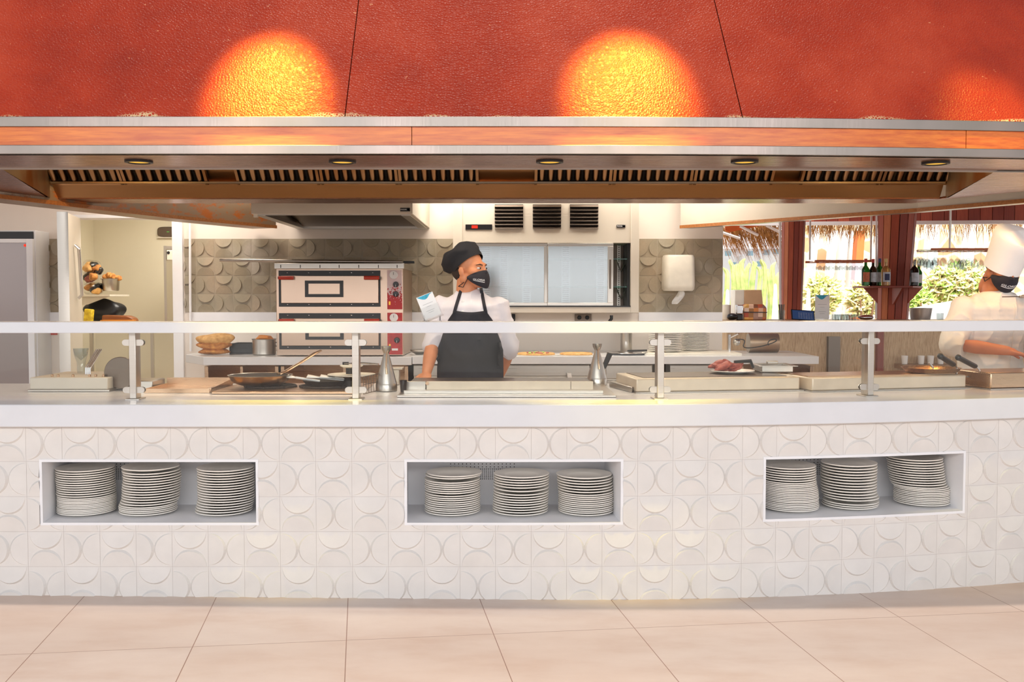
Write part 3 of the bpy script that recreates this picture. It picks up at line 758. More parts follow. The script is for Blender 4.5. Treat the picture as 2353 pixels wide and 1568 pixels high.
unit(470, 640, 'open warm-lit cupboard under the bread end of the back worktop', 'open', 'steel_warm')
unit(645, 938, 'open brownish cupboard under the pizza oven', 'open', 'steel_warm')
unit(950, 1145, 'undercounter cupboard hidden mostly behind the chef in the black cap', 'drawers')
unit(1150, 1355, 'pale steel undercounter drawers right of the black apron, a cloth hanging from one handle', 'drawers')
unit(1390, 1500, 'undercounter fridge with a dark digital panel behind the right oil can', 'fridge')
unit(1540, 1690, 'undercounter unit with a long dark opening behind the meat plate', 'drawers')
unit(1700, 1870, 'undercounter unit at the right end of the back worktop, below the coiled cable', 'open', 'steel_warm')
# hanging cloth on a handle
mb = MB(); cx_, cz_ = PX(1308, 8.05), PZ(865, 8.05)
mb.grid(3, 6, lambda u, v: Vector((cx_ - .018 + .036 * u + .01 * v, 8.055 - .01 * math.sin(6 * v), cz_ + .03 - .075 * v)))
tag(build(mb, 'cloth', 'paper', solid=.003), 'small crumpled cloth tucked over a drawer handle right of the apron', 'cloth')
# ---------------- pizza oven
oY = 8.1
ov = thing('pizza_oven', (PX(782, oY), 8.45, BWZ), 'double-deck stainless pizza oven with red handles and red control panels', 'oven')
bx_ = MB(); bx_.box(PX(635, oY + .012), PX(927, oY + .012), oY + .012, oY + .72, BWZ + .006, PZ(612, oY + .012)); build(bx_, 'body', 'oven_steel', ov, .004)
mb = MB(); bx(mb, 631, 929, 605, 618, oY - .02, .75)
build(mb, 'top_cover', 'steel', ov, .003)
mb = MB()
for p in (646, 691, 736, 780, 825, 870, 913): bx(mb, p - .8, p + .8, 609, 616, oY - .022, .003)
build(mb, 'vent_slots', 'dark_void', ov)
for deck, (t, h) in enumerate(((621, 84), (719, 84))):
    y = oY
    mb = MB(); bx(mb, 641, 874, t + 1, t + h, y, .012); d = build(mb, 'door_surround', 'black_metal', ov)
    mb = MB()
    for q in (t + 6, t + h - 5):
        for p in (661, 710, 759, 808, 857): mb.ell((PX(p, y), y - .001, PZ(q, y)), (.006, .003, .004), n=8, m_=6)
    build(mb, 'rivets', 'chrome', d)
    mb = MB(); bx(mb, 646, 870, t + 13, t + h - 8, y - .022, .03); dr = build(mb, 'oven_door', 'oven_steel', ov, .003)
    mb = MB()
    for a, b, c, e in ((701, 789, t + 24, t + 31), (701, 789, t + 55, t + 62), (701, 709, t + 31, t + 55), (781, 789, t + 31, t + 55)): bx(mb, a, b, c, e, y - .03, .01)
    build(mb, 'window_frame', 'black_metal', dr)
    mb = MB(); bx(mb, 709, 781, t + 31, t + 55, y - .026, .006); build(mb, 'window_glass', 'oven_steel', dr)
    for a, b in ((641, 675), (837, 872)):
        mb = MB(); z = PZ(t + 18, y); mb.tube([(PX(a, y - .05), y - .05, z), (PX(b, y - .05), y - .05, z)], .015, 12); h_ = build(mb, 'handle', 'red_plastic', dr)
        mb = MB(); xe = PX(a if a < 700 else b, y - .05); mb.cbox((xe, y - .03, z), (.012, .05, .02)); build(mb, 'handle_bracket', 'black_metal', h_)
    pt, ph_ = (621, 711) if deck == 0 else (719, 815)
    mb = MB(); bx(mb, 890, 924, pt, ph_, y, .012); cp = build(mb, 'control_panel', 'red_panel_worn' if deck == 0 else 'red_panel', ov, .001)
    g = (905, pt + 11); mb = MB(); mb.lathe([(.0, 0), (.032, 0), (.034, .006), (.034, .012)][::-1], (PX(g[0], y), y - .012, PZ(g[1], y)), 24, rot=Matrix.Rotation(R(-90), 3, 'X')); ga = build(mb, 'gauge', 'print_white', cp)
    mb = MB(); mb.cbox((PX(g[0], y), y - .014, PZ(g[1] - 3, y)), (.003, .002, .022)); build(mb, 'needle', 'black_plastic', ga)
    for kx, ky in (((910, pt + 33), (910, pt + 55)) if deck == 0 else ((912, pt + 63),)):
        mb = MB(); mb.lathe([(.0235, 0), (.0235, .012), (.019, .024), (0, .025)], (PX(kx, y), y, PZ(ky, y)), 20, rot=Matrix.Rotation(R(90), 3, 'X')); kn = build(mb, 'knob', 'black_plastic', cp)
        mb = MB(); mb.cbox((PX(kx, y), y - .026, PZ(ky, y) - .010), (.003, .003, .018)); build(mb, 'knob_mark', 'print_white', kn)
    mb = MB(); sy_ = pt + 76; bx(mb, 893.5, 897, sy_ - 4, sy_ + 4, y - .006, .008); build(mb, 'switch', 'lamp_glow', cp)
    if deck:
        mb = MB(); bx(mb, 900, 914, 801, 806, y - .002, .004); build(mb, 'rating_label', 'print_white', cp)
# peel lying across the oven
pe = thing('pizza_peel', (PX(720, 8.2), 8.2, PZ(605, 8.2)), 'long pizza peel pole resting across the top of the oven', 'pizza peel')
mb = MB(); mb.tube([at(505, 598, 8.06), at(700, 600.5, 8.12), at(925, 602.3, 8.2)], .0135, 12); build(mb, 'pole', 'steel', pe)
mb = MB(); q = at(940, 603, 8.22); mb.cbox(q, (.09, .05, .02)); build(mb, 'socket', 'black_plastic', pe, .004)
# wall exhaust canopy
cp = thing('wall_canopy', (PX(762, 7.4), 8.1, PZ(525, WY)), 'stainless wall canopy hanging above the pizza oven', 'hood')
Yc = 7.38; zb_ = PZ(492, Yc); xa, xb_ = PX(577, Yc, 492), PX(948, Yc, 492)
mb = MB(); mb.box(xa, xb_, Yc, Yc + .02, zb_, zb_ + .25); mb.box(xa, xa + .02, Yc + .02, WY, zb_, zb_ + .25); mb.box(xb_ - .02, xb_, Yc + .02, WY, zb_, zb_ + .25)
mb.box(xa, xb_, Yc + .02, WY, zb_ + .22, zb_ + .25)
build(mb, 'shell', 'steel_painted', cp, .003)
mb = MB(); mb.box(xa + .02, xb_ - .02, Yc + .03, Yc + .06, zb_ - .006, zb_ + .03); mb.box(xa + .02, xb_ - .02, WY - .10, WY - .04, zb_ - .01, zb_ + .03)
mb.box(xa + .02, xa + .09, Yc + .06, WY - .1, zb_ - .008, zb_ + .02); mb.box(xb_ - .09, xb_ - .02, Yc + .06, WY - .1, zb_ - .008, zb_ + .02); build(mb, 'drip_channel', 'steel', cp)
mb = MB(); mb.add([(xa + .09, Yc + .06, zb_ + .15), (xb_ - .09, Yc + .06, zb_ + .15), (xb_ - .09, WY - .1, zb_ + .01), (xa + .09, WY - .1, zb_ + .01)], [(0, 1, 2, 3)]); build(mb, 'filter_face', 'steel_dark', cp)
mb = MB(); mb.cbox(at(588, 495, Yc + .04), (.03, .03, .03)); build(mb, 'drain_nut', 'white_plastic', cp)
mb = MB(); c = at(931, 482, Yc); mb.cbox((c.x, Yc - .002, c.z), (.072, .004, .026), 0); lg = build(mb, 'badge', 'black_plastic', cp)
mb = MB(); put_text(mb, 'FAGOR', c.x - .011, c.z, Yc - .0052, .0135, bold=.0002); mb.lathe([(.004, 0), (.0085, 0)], (c.x + .025, Yc - .0052, c.z), 16, rot=Matrix.Rotation(R(90), 3, 'X')); build(mb, 'lettering', 'print_white', lg)
# ---------------- display fridge on the wall
fY = 8.45
df = thing('display_fridge', (PX(1254, fY), 8.65, PZ(719, fY)), 'stainless display fridge with louvred top and two sliding glass doors', 'fridge')
mb = MB(); bx(mb, 1041, 1062, 462, 719, fY, .44); bx(mb, 1449, 1468, 462, 719, fY, .44); bx(mb, 1062, 1449, 704, 719, fY, .44); build(mb, 'outer_frame', 'steel_painted', df, .003)
mb = MB(); bx(mb, 1062, 1449, 462, 558.5, fY + .012, .43); bx(mb, 1062, 1449, 558.5, 704, WY - .03, .015); build(mb, 'top_housing', 'steel_painted', df, .002)
for a in (1137, 1224, 1309):
    mb = MB(); bx(mb, a, a + 65, 470, 526, fY + .008, .006, 1)
    for k in range(7):
        p = 471 + k * 8.3; x0, x1 = PX(a, fY), PX(a + 65, fY); z0, z1 = PZ(p + 4.6, fY), PZ(p, fY)
        mb.add([(x0, fY + .008, z1), (x1, fY + .008, z1), (x1, fY - .010, z0), (x0, fY - .010, z0)], [(0, 1, 2, 3)], 0)
        mb.add([(x0, fY + .008, z0 - .002), (x1, fY + .008, z0 - .002), (x1, fY - .010, z0), (x0, fY - .010, z0)], [(0, 1, 2, 3)], 0)
    build(mb, 'louvre', ['steel_dark', 'dark_void'], df)
mb = MB(); bx(mb, 1070, 1131, 516, 528, fY + .004, .01); pn = build(mb, 'control_panel', 'black_plastic', df)
mb = MB(); bx(mb, 1084, 1098, 518, 525, fY + .002, .003); build(mb, 'red_display', 'led_red', pn)
c = at(1427, 520, fY); mb = MB(); mb.cbox((c.x, fY + .008, c.z), (.074, .008, .022)); lg = build(mb, 'badge', 'black_plastic', df)
mb = MB(); put_text(mb, 'FAGOR', c.x - .011, c.z, fY + .0028, .0135, bold=.0002); mb.lathe([(.004, 0), (.0085, 0)], (c.x + .026, fY + .0028, c.z), 16, rot=Matrix.Rotation(R(90), 3, 'X')); build(mb, 'lettering', 'print_white', lg)
# inner slotted shelf uprights and glass shelves
for a, b in ((1098, 1128), (1148, 1168), (1418, 1426), (1200, 1220), (1290, 1310), (1370, 1390)):
    mb = MB(); bx(mb, a, b, 560, 703, WY - .06, .02, 0, 630)
    for k in range(30): bx(mb, a + 3, b - 3, 563 + k * 4.7, 565.3 + k * 4.7, WY - .063, .003, 1, 630)
    build(mb, 'slotted_upright', ['steel', 'dark_void'], df)
for py in (594, 658):
    mb = MB(); bx(mb, 1070, 1440, py, py + 3, WY - .36, .28, 0); build(mb, 'glass_shelf', 'glass_edge', df)
mb = MB(); bx(mb, 1409, 1449, 560, 703, WY - .05, .01, 0); build(mb, 'inner_side_panel', 'steel_dark', df)
mb = MB(); bx(mb, 1441, 1447, 560, 703, fY + .06, .3, 0); build(mb, 'inner_side_panel', 'black_metal', df)
for k, py in enumerate((600, 664)):
    mb = MB(); q = at(1428, py, WY - .1); mb.tube([at(1416, py, WY - .2), at(1427, py + 24, WY - .2), at(1440, py, WY - .2)], .008, 8); build(mb, 'shelf_bracket', 'steel', df)
m = glassm('fridge_glass', (.80, .88, .92, 1), .98, 0.13, 3.4)
for a, b, dy in ((1063, 1258, .02), (1258, 1409, .0)):
    y = fY + dy; mb = MB()
    bx(mb, a, b, 559, 566, y, .016); bx(mb, a, b, 696, 703, y, .016); bx(mb, a, a + (7 if dy else 1.5), 566, 696, y, .016); bx(mb, b - (8 if dy else 13), b, 566, 696, y, .016); d = build(mb, 'sliding_door', 'steel', df, .002)
    mb = MB(); bx(mb, a + 1, b - 7, 566, 696, y + .005, .004); build(mb, 'pane', 'fridge_glass', d)
    if not dy: mb = MB(); bx(mb, 1400, 1404, 596, 664, y - .012, .012); build(mb, 'handle', 'steel_dark', d, .002)
mb = MB(); bx(mb, 1062, 1449, 703, 706, fY - .004, .02); build(mb, 'door_track', 'black_metal', df)
# socket, pipe, ledges
sk = thing('wall_socket', (PX(1340, WY), WY - .02, PZ(738, WY)), 'grey double power socket on the wall below the display fridge', 'socket')
mb = MB(); bx(mb, 1321, 1359, 722, 738, WY - .012, .012); build(mb, 'plate', 'steel_dark', sk, .002)
for p in (1331, 1349): mb = MB(); mb.lathe([(0, .003), (.014, .003), (.017, .006), (.019, .0)], (PX(p, WY), WY - .012, PZ(730, WY)), 18, rot=Matrix.Rotation(R(90), 3, 'X')); build(mb, 'outlet', 'black_plastic', sk)
mb = MB(); bx(mb, 1176, 1184, 722, 742, WY - .03, .03); tag(build(mb, 'gas_fitting', 'black_metal', bevel=.003), 'small dark wall fitting just right of the chef in the black cap', 'fitting')
mb = MB(); c = at(1405, 725, 8.6); mb.tube([c, c + Vector((.0, 0, -.03)), c + Vector((-.02, 0, -.055))], .014, 10); tag(build(mb, 'drain_hose', 'black_plastic'), 'short black hose end under the right of the display fridge', 'hose')
mb = MB(); mb.tube([at(437, 480, WY - .05) + Vector((0, 0, .3)), at(437, 640, WY - .05), Vector((PX(437, WY - .05), WY - .05, BWZ))], .011, 10); mb.tube([at(437, 528, WY - .05), at(437, 528, WY)], .009, 8)
tag(build(mb, 'wall_pipe', 'white_paint'), 'thin white pipe running down the tiled wall beside the cold room door', 'pipe')
mb = MB(); bx(mb, 440, 1041, 718, 740, WY - .02, .02); struct(build(mb, 'trim_4', 'white_paint'))
mb = MB(); bx(mb, 1468, 1660, 718, 745, WY - .02, .02); struct(build(mb, 'trim_5', 'white_paint'))
mb = MB(); bx(mb, 84, 146, 718, 740, WY - .02, .02); struct(build(mb, 'trim_6', 'white_paint'))
# paper towel dispenser
pt = thing('towel_dispenser', (PX(1562, 8.75), 8.8, PZ(671, 8.75)), 'cream paper towel dispenser on the taupe tiled wall', 'dispenser')
mb = MB(); pa = [(-.142, 0)] + [(-.142 + .05 * (1 - math.cos(a)), -.11 * math.sin(a) - .05) for a in frange(0, PI / 2, 6)] + [(.142 - .05 * (1 - math.cos(a)), -.11 * math.sin(a) - .05) for a in frange(PI / 2, 0, 6)] + [(.142, 0)]
c = Vector((PX(1562, 8.75), 8.885, 0)); z0, z1 = PZ(669, 8.75), PZ(586, 8.75)
n = len(pa); vs = []
for z, s_ in ((z0, .86), (z0 + .015, .97), (z0 + .05, 1.0), (z1 - .02, .965), (z1, .9)):
    vs += [(c.x + p[0] * s_, c.y + p[1] * s_, z) for p in pa]
fs = [tuple(range(n))[::-1], tuple(4 * n + k for k in range(n))] + [(i * n + k, i * n + (k + 1) % n, (i + 1) * n + (k + 1) % n, (i + 1) * n + k) for i in range(4) for k in range(n)]
mb.add(vs, fs, 0, True); build(mb, 'casing', 'white_plastic', pt, ang=50)
mb = MB(); mb.grid(3, 8, lambda u, v: Vector((c.x + (u - .5) * (.03 + .05 * math.sin(PI * v * .9)) - .045 * v + .02 + .012 * math.sin(5 * v), c.y - .08 + .015 * math.sin(8 * v + 4 * u), z0 + .01 - .125 * v))); build(mb, 'paper_tail', 'paper', pt, solid=.002)
# ---------------- cold room
dl = thing('door_leaf', (PX(168, 8.5), 8.55, 0), 'open cream cold room door leaf with a long chrome handle', 'door')
p0 = at(151, 488, 8.22); p1 = at(185, 502, WY); dv = (p1 - p0); dv.z = 0; dn = Vector((-dv.y, dv.x, 0)).normalized() * -.05
zt_ = PZ(502, WY); mb = MB()
mb.prism([(p0.x, p0.y), (p1.x, p1.y), (p1.x - dn.x, p1.y - dn.y), (p0.x - dn.x, p0.y - dn.y)], .02, zt_); build(mb, 'panel', 'steel_painted', dl, .004)
mb = MB(); q0 = p0.lerp(p1, .45); q0.z = PZ(563, 8.5); q1 = p0.lerp(p1, .62); q1.z = PZ(686, 8.5); off = dn.normalized() * .045
mb.tube([q0 + off * .3, q0 + off + Vector((0, 0, -.03)), (q0 + q1) / 2 + off, q1 + off + Vector((0, 0, .03)), q1 + off * .3], [.02, .026, .026, .026, .02], 12, flat=.6); build(mb, 'handle', 'chrome', dl)
mb = MB(); mb.prism([(p0.x - .012, p0.y - .012), (p0.x + .02, p0.y - .005), (p0.x - dn.x + .01, p0.y - dn.y), (p0.x - dn.x - .02, p0.y - dn.y)], .02, zt_); build(mb, 'edge_trim', 'steel', dl)
cr_ = thing('evaporator_light', (PX(388, 10.9), 10.9, PZ(546, 10.9)), 'oval grey emergency light on the cold room wall', 'light')
mb = MB(); pts = [(PX(388, 10.95) + .115 * math.copysign(abs(math.cos(a)) ** .5, math.cos(a)), PZ(533, 10.95) + .055 * math.copysign(abs(math.sin(a)) ** .5, math.sin(a))) for a in frange(0, 2 * PI, 32)[:-1]]
mb.prism(pts, 10.95, 11.0, 'y'); build(mb, 'lens', 'steel_dark', cr_, .006)
mb = MB(); bx(mb, 386, 391, 532.5, 533.5, 10.945, .004); build(mb, 'green_light', 'led_green', cr_)
mb = MB(); bx(mb, 364, 412, 544, 547, 10.96, .04); build(mb, 'base_rail', 'steel_painted', cr_)
Y = 10.2
bxx = thing('junction_box', (PX(399, Y), Y, PZ(598, Y)), 'beige square junction box on the cold room door rail', 'box')
mb = MB(); bx(mb, 385, 416, 575, 598, Y, .08); build(mb, 'box_body', 'steel_painted', bxx, .004)
mb = MB(); mb.lathe([(.0, .004), (.014, .004), (.016, 0)], (PX(389, Y), Y, PZ(581, Y)), 16, rot=Matrix.Rotation(R(90), 3, 'X')); build(mb, 'button', 'bottle_dark', bxx)
mb = MB(); bx(mb, 378, 384, 565, 760, Y, .35); bx(mb, 384, 408, 566, 573, Y, .06); tag(build(mb, 'upright_rail', 'steel'), 'upright steel edge rail standing inside the cold room opening', 'rail')
mb = MB(); bx(mb, 387, 419, 600, 780, Y + .4, .1); tag(build(mb, 'cold_room_partition', 'cold_wall'), 'pale green insulated panel behind the junction box', 'panel')
# shelf with bread bags
Ys = 9.85
sh = thing('wall_shelf', (PX(215, Ys), Ys, PZ(684, Ys)), 'small bracket shelf with bread in the cold room', 'shelf')
mb = MB(); xs0 = PX(172, Ys); mb.prism([(xs0, PZ(677, Ys)), (PX(253, Ys), PZ(677, Ys)), (PX(253, Ys), PZ(681, Ys)), (xs0, PZ(682, Ys))], Ys, Ys + .5, 'y'); build(mb, 'board', 'white_plastic', sh)
mb = MB(); mb.prism([(PX(172, Ys), PZ(682, Ys)), (PX(247, Ys), PZ(682, Ys)), (PX(200, Ys), PZ(700, Ys)), (PX(172, Ys), PZ(703, Ys))], Ys + .02, Ys + .03, 'y'); build(mb, 'bracket', 'steel_painted', sh)
def lump(mb, c, r, seed, amp=.15, n=20, mm=14, rot=None, mat=0):
    s = len(mb.v); mb.ell((0, 0, 0), r, n=n, m_=mm, mat=mat); rd = random.Random(seed); ph = [rd.uniform(0, 6) for _ in range(6)]
    for i in range(s, len(mb.v)):
        p = mb.v[i]; k = 1 + amp * (math.sin(p.x / r[0] * 3 + ph[0]) * math.sin(p.z / r[2] * 3.1 + ph[1]) + .5 * math.sin(p.y / r[1] * 5 + ph[2] + p.x / r[0] * 4))
        q = p * k; mb.v[i] = (rot @ q if rot else q) + Vector(c)
for k, (px, py, w, h, lab) in enumerate(((211, 615, 21, 18, 'brown loaf bag on top of the bread pile in the cold room'), (208, 640, 20, 18, 'glossy bag of round brown rolls in the middle of the bread pile'), (213, 663, 23, 15, 'lowest bag of bread lying on the cold room shelf'))):
    c = at(px, py, Ys + .18); r = thing('bread_bag', (c.x, c.y, c.z - h / 230 * .98), lab, 'bread', 'bread bags on the cold room shelf')
    mb = MB()
    for i in range(7):
        rd = random.Random(k * 10 + i); lump(mb, (c.x + rd.uniform(-.6, .6) * w / 233, c.y + rd.uniform(-.05, .05), c.z + rd.uniform(-.45, .45) * h / 233), (w / 233 * .5, .06, h / 233 * .52), i, .12, mat=(i + k) % 3)
    build(mb, 'bread', ['crust', 'meat', 'bag_dark'] if k == 1 else ['crust', 'crust_pale', 'bag_dark'], r)
    mb = MB(); lump(mb, c, (w / 233 * 1.05, .12, h / 233 * 1.05), k + 5, .08, 28, 20); build(mb, 'plastic_film', 'plastic_film', r)
c = at(257, 655, Ys + .2); pn = thing('steel_insert', (c.x, c.y, PZ(671, Ys + .2)), 'small steel pan of bread rolls at the end of the cold room shelf', 'pan')
mb = MB(); zz = PZ(669, Ys + .2); zt2 = PZ(641, Ys + .2)
mb.lathe([(.07, zz), (.078, zz + .01), (.085, zt2 - .005), (.10, zt2), (.10, zt2 - .004), (.08, zt2 - .008)], (c.x - .01, c.y, 0), 24, sx=1.0); build(mb, 'pan', 'steel', pn)
mb = MB(); 
for i in range(5): lump(mb, (c.x - .06 + .032 * i, c.y, zt2 + .02 + .015 * math.sin(i * 1.3)), (.03, .05, .03), i, .1)
tag(build(mb, 'bread_rolls', 'crust'), 'golden bread rolls heaped in the small steel pan', 'bread')
# black sack, yellow pack, crates on the floor stand
st = thing('storage_stand', (PX(240, 9.9), 9.9, 0), 'low storage stand behind the guard shelf in the cold room', 'stand')
mb = MB(); za = PZ(745, 9.9); mb.box(PX(176, 9.9), PX(330, 9.9), 9.65, 10.25, za - .02, za); build(mb, 'top', 'steel_painted', st)
for x_ in (PX(180, 9.9), PX(324, 9.9)):
    for y_ in (9.68, 10.2): mb = MB(); mb.box(x_ - .015, x_ + .015, y_ - .015, y_ + .015, .02, za - .02); build(mb, 'leg', 'steel', st)
mb = MB(); c = at(240, 716, 10.05); lump(mb, (c.x, c.y, za + .12), (.2, .12, .125), 3, .12, 30, 20); tag(build(mb, 'black_sack', 'bag_dark'), 'slumped black sack in the cold room', 'bag')
mb = MB(); c = at(204, 722, 9.75); s = len(mb.v); mb.cbox((c.x, c.y, za + .075), (.08, .06, .15), rot=Matrix.Rotation(R(6), 3, 'Y')); tag(build(mb, 'yellow_pack', 'yellow_pack', bevel=.01), 'bright yellow printed packet beside the black sack', 'packet')
mb = MB(); c = at(278, 730, 9.85); pts = [(c.x - .17, za), (c.x - .16, za + .09), (c.x + .08, za + .085), (c.x + .14, za + .06), (c.x + .165, za)]
mb.prism(pts, 9.78, 9.92, 'y'); tag(build(mb, 'brown_tray', 'brown_plastic', bevel=.012), 'brown rounded tray leaning in front of the black sack', 'tray')
mb = MB(); mb.prism([(PX(228, 9.7), za), (PX(234, 9.7), za + .045), (PX(310, 9.7), za + .045), (PX(306, 9.7), za)], 9.66, 9.74, 'y'); tag(build(mb, 'orange_crate', 'orange_plastic', bevel=.004), 'flat bright orange crate at the front of the storage stand', 'crate')
# ---------------- glass door fridge at the far left
Y = 8.6
gf = thing('upright_fridge', (PX(25, Y), 8.7, 0), 'tall glass-door drinks fridge at the far left wall', 'fridge')
xa, xb_ = PX(-90, Y), PX(80, Y); zt_ = PZ(529, Y)
mb = MB(); mb.box(xa, xb_, Y + .04, WY, .02, zt_); build(mb, 'cabinet', 'white_paint', gf, .004)
mb = MB(); mb.box(xa, PX(76, Y), Y + .02, Y + .04, PZ(549, Y), PZ(532, Y)); build(mb, 'top_band', 'black_metal', gf)
mb = MB(); mb.box(PX(63, Y), PX(78, Y), Y, Y + .04, .1, PZ(549, Y)); mb.box(xa, xa + .04, Y, Y + .04, .1, PZ(549, Y)); mb.box(xa + .04, PX(63, Y), Y, Y + .04, PZ(558, Y), PZ(549, Y)); mb.box(xa + .04, PX(63, Y), Y, Y + .04, .1, .16); d = build(mb, 'door_frame', 'white_paint', gf, .003)
m = N('dark_glass'); m.bsdf(lin((150, 138, 136)), .12, .3, None, .9)
mb = MB(); mb.box(xa + .04, PX(63, Y), Y + .015, Y + .03, .16, PZ(558, Y)); build(mb, 'glass', 'dark_glass', d)
mb = MB(); mb.lathe([(0, .002), (.012, .002), (.012, 0)], (PX(59, Y), Y + .015, PZ(564, Y)), 14, rot=Matrix.Rotation(R(90), 3, 'X')); build(mb, 'red_sticker', 'led_red', d)
# red door mark seen under the rail
mb = MB(); bx(mb, 94, 130, 764, 770, WY - .012, .01); tag(build(mb, 'wall_strip', 'red_plastic'), 'short red strip on the left wall under the tile patch', 'sign')
# ================================================================== cooking line on the serving counter
WZ = ZS1
def wY(py): return (EYE - WZ) * F / (py - HOR)
def rounded_tray(mb, x0, x1, y0, y1, z0, z1, t=.004, mat=0):
    mb.box(x0, x1, y0, y1, z0, z0 + t, mat)
    mb.box(x0, x1, y0, y0 + t, z0 + t, z1, mat); mb.box(x0, x1, y1 - t, y1, z0 + t, z1, mat)
    mb.box(x0, x0 + t, y0 + t, y1 - t, z0 + t, z1, mat); mb.box(x1 - t, x1, y0 + t, y1 - t, z0 + t, z1, mat)
# left grey fryer tray
Y = 5.12
r = thing('counter_fryer', (PX(160, Y, 890), Y + .2, WZ), 'low grey steel fryer housing at the far left of the counter', 'fryer')
mb = MB(); mb.box(PX(68, Y, 880), PX(247, Y, 880), Y, Y + .42, WZ + .012, PZ(868, Y)); build(mb, 'housing', 'steel_painted', r, .005)
mb = MB(); mb.box(PX(64, Y, 880), PX(252, Y, 880), Y - .006, Y + .43, WZ + .001, WZ + .012); build(mb, 'base', 'steel', r, .002)
mb = MB()
for p in (120, 134, 168, 206, 220, 238): x = PX(p, Y + .05, 865); mb.lathe([(.007, 0), (.007, .012), (0, .014)], (x, Y + .05, PZ(868, Y)), 10)
build(mb, 'knob', 'steel_warm', r)
r = thing('skewer_bundle', (PX(203, 5.35, 865), 5.35, PZ(868, 5.12) + .001), 'bundle of thin metal basket handles sticking up on the grey fryer housing', 'skewers')
for k in range(4):
    mb = MB(); a = at(197 + k * 3.5, 866, 5.3); a.z = PZ(868, 5.12) + .003; b = at(197 + k * 3.5, 846, 5.3); c_ = at(222 + k * 4, 803, 5.5)
    mb.tube([a, b, c_], .0035, 8); build(mb, 'handle_rod', 'chrome', r)
mb = MB(); p = at(186, 817, 5.4); mb.lathe([(.02, PZ(868, 5.12) + .002), (.022, PZ(868, 5.12) + .06), (.035, PZ(868, 5.12) + .10), (.04, PZ(868, 5.12) + .135), (.038, PZ(868, 5.12) + .135), (.032, PZ(868, 5.12) + .1), (.0, PZ(868, 5.12) + .07)], (p.x, p.y, 0), 20)
tag(build(mb, 'glass_goblet', 'drink_glass'), 'clear goblet standing on the grey fryer housing', 'glass')
# round grey cover of a slicer
Y = 5.2; r = thing('meat_slicer', (PX(272, Y, 890), Y, WZ), 'meat slicer with a big round grey guard just left of the first post', 'slicer')
mb = MB(); c = at(287, 872, Y); R_ = .085; c.z = WZ + .092; c.x -= .02
mb.prism([(c.x + R_ * math.cos(a), c.z + R_ * .98 * math.sin(a)) for a in frange(0, 2 * PI, 40)[:-1]], Y - .01, Y + .008, 'y'); build(mb, 'blade_guard', 'steel_dark', r, .003)
mb = MB(); mb.box(c.x - .06, c.x + .16, Y + .01, Y + .2, WZ + .001, WZ + .05); build(mb, 'base', 'steel', r, .006)
mb = MB(); mb.cbox((c.x - .02, Y + .05, WZ + .10), (.05, .06, .1)); build(mb, 'motor', 'black_plastic', r, .006)
# sunken tray left of the hob
Y = 5.05
r = thing('roasting_tray', (PX(410, Y, 895), Y + .2, WZ), 'open shallow steel tray with a sloped side left of the frying pan', 'tray')
mb = MB(); x0, x1 = PX(330, Y, 895), PX(481, Y, 895); z1 = WZ + .022
mb.box(x0, x1, Y, Y + .006, WZ + .001, z1); mb.box(x0, x1 + .02, Y + .34, Y + .346, WZ + .001, z1 + .03); mb.box(x0, x1, Y + .006, Y + .34, WZ + .001, WZ + .004)
mb.add([(x1, Y, WZ + .001), (x1 + .01, Y, z1), (x1 + .03, Y + .346, z1 + .03), (x1 + .02, Y + .346, WZ + .001)], [(0, 1, 2, 3)]); mb.box(x0, x0 + .004, Y + .006, Y + .34, WZ + .004, z1)
mb.box(x1 - .006, x1 + .010, Y, Y + .34, z1, z1 + .004); build(mb, 'tray', 'steel_warm', r)
# gas hob
Y = 4.98; hx0, hx1 = PX(486, Y, 905), PX(826, Y, 905)
r = thing('gas_hob', ((hx0 + hx1) / 2, Y + .25, WZ), 'low steel gas hob with black iron grates under the big frying pan', 'hob')
mb = MB(); mb.box(hx0, hx1, Y, Y + .5, WZ + .001, WZ + .014); build(mb, 'tray', 'steel_warm', r, .003)
burn = [(hx0 + .23, Y + .27), (hx0 + .52, Y + .27)]
for bx0, by0 in burn:
    mb = MB(); mb.lathe([(.05, 0), (.05, .002), (.035, .004), (0, .005)], (bx0, by0, WZ + .0145), 24); build(mb, 'burner', 'cast_iron', r)
    mb = MB(); s = .13
    for k in range(8):
        a = PI / 4 * k; d = Vector((math.cos(a), math.sin(a), 0)); mb.tube([Vector((bx0, by0, WZ + .020)) + d * .03, Vector((bx0, by0, WZ + .020)) + d * s, Vector((bx0, by0, WZ + .016)) + d * (s + .01)], .0055, 8)
    mb.tube([(bx0 + s * math.cos(a), by0 + s * math.sin(a), WZ + .020) for a in frange(0, 2 * PI, 28)], .005, 8); build(mb, 'grate', 'cast_iron', r)
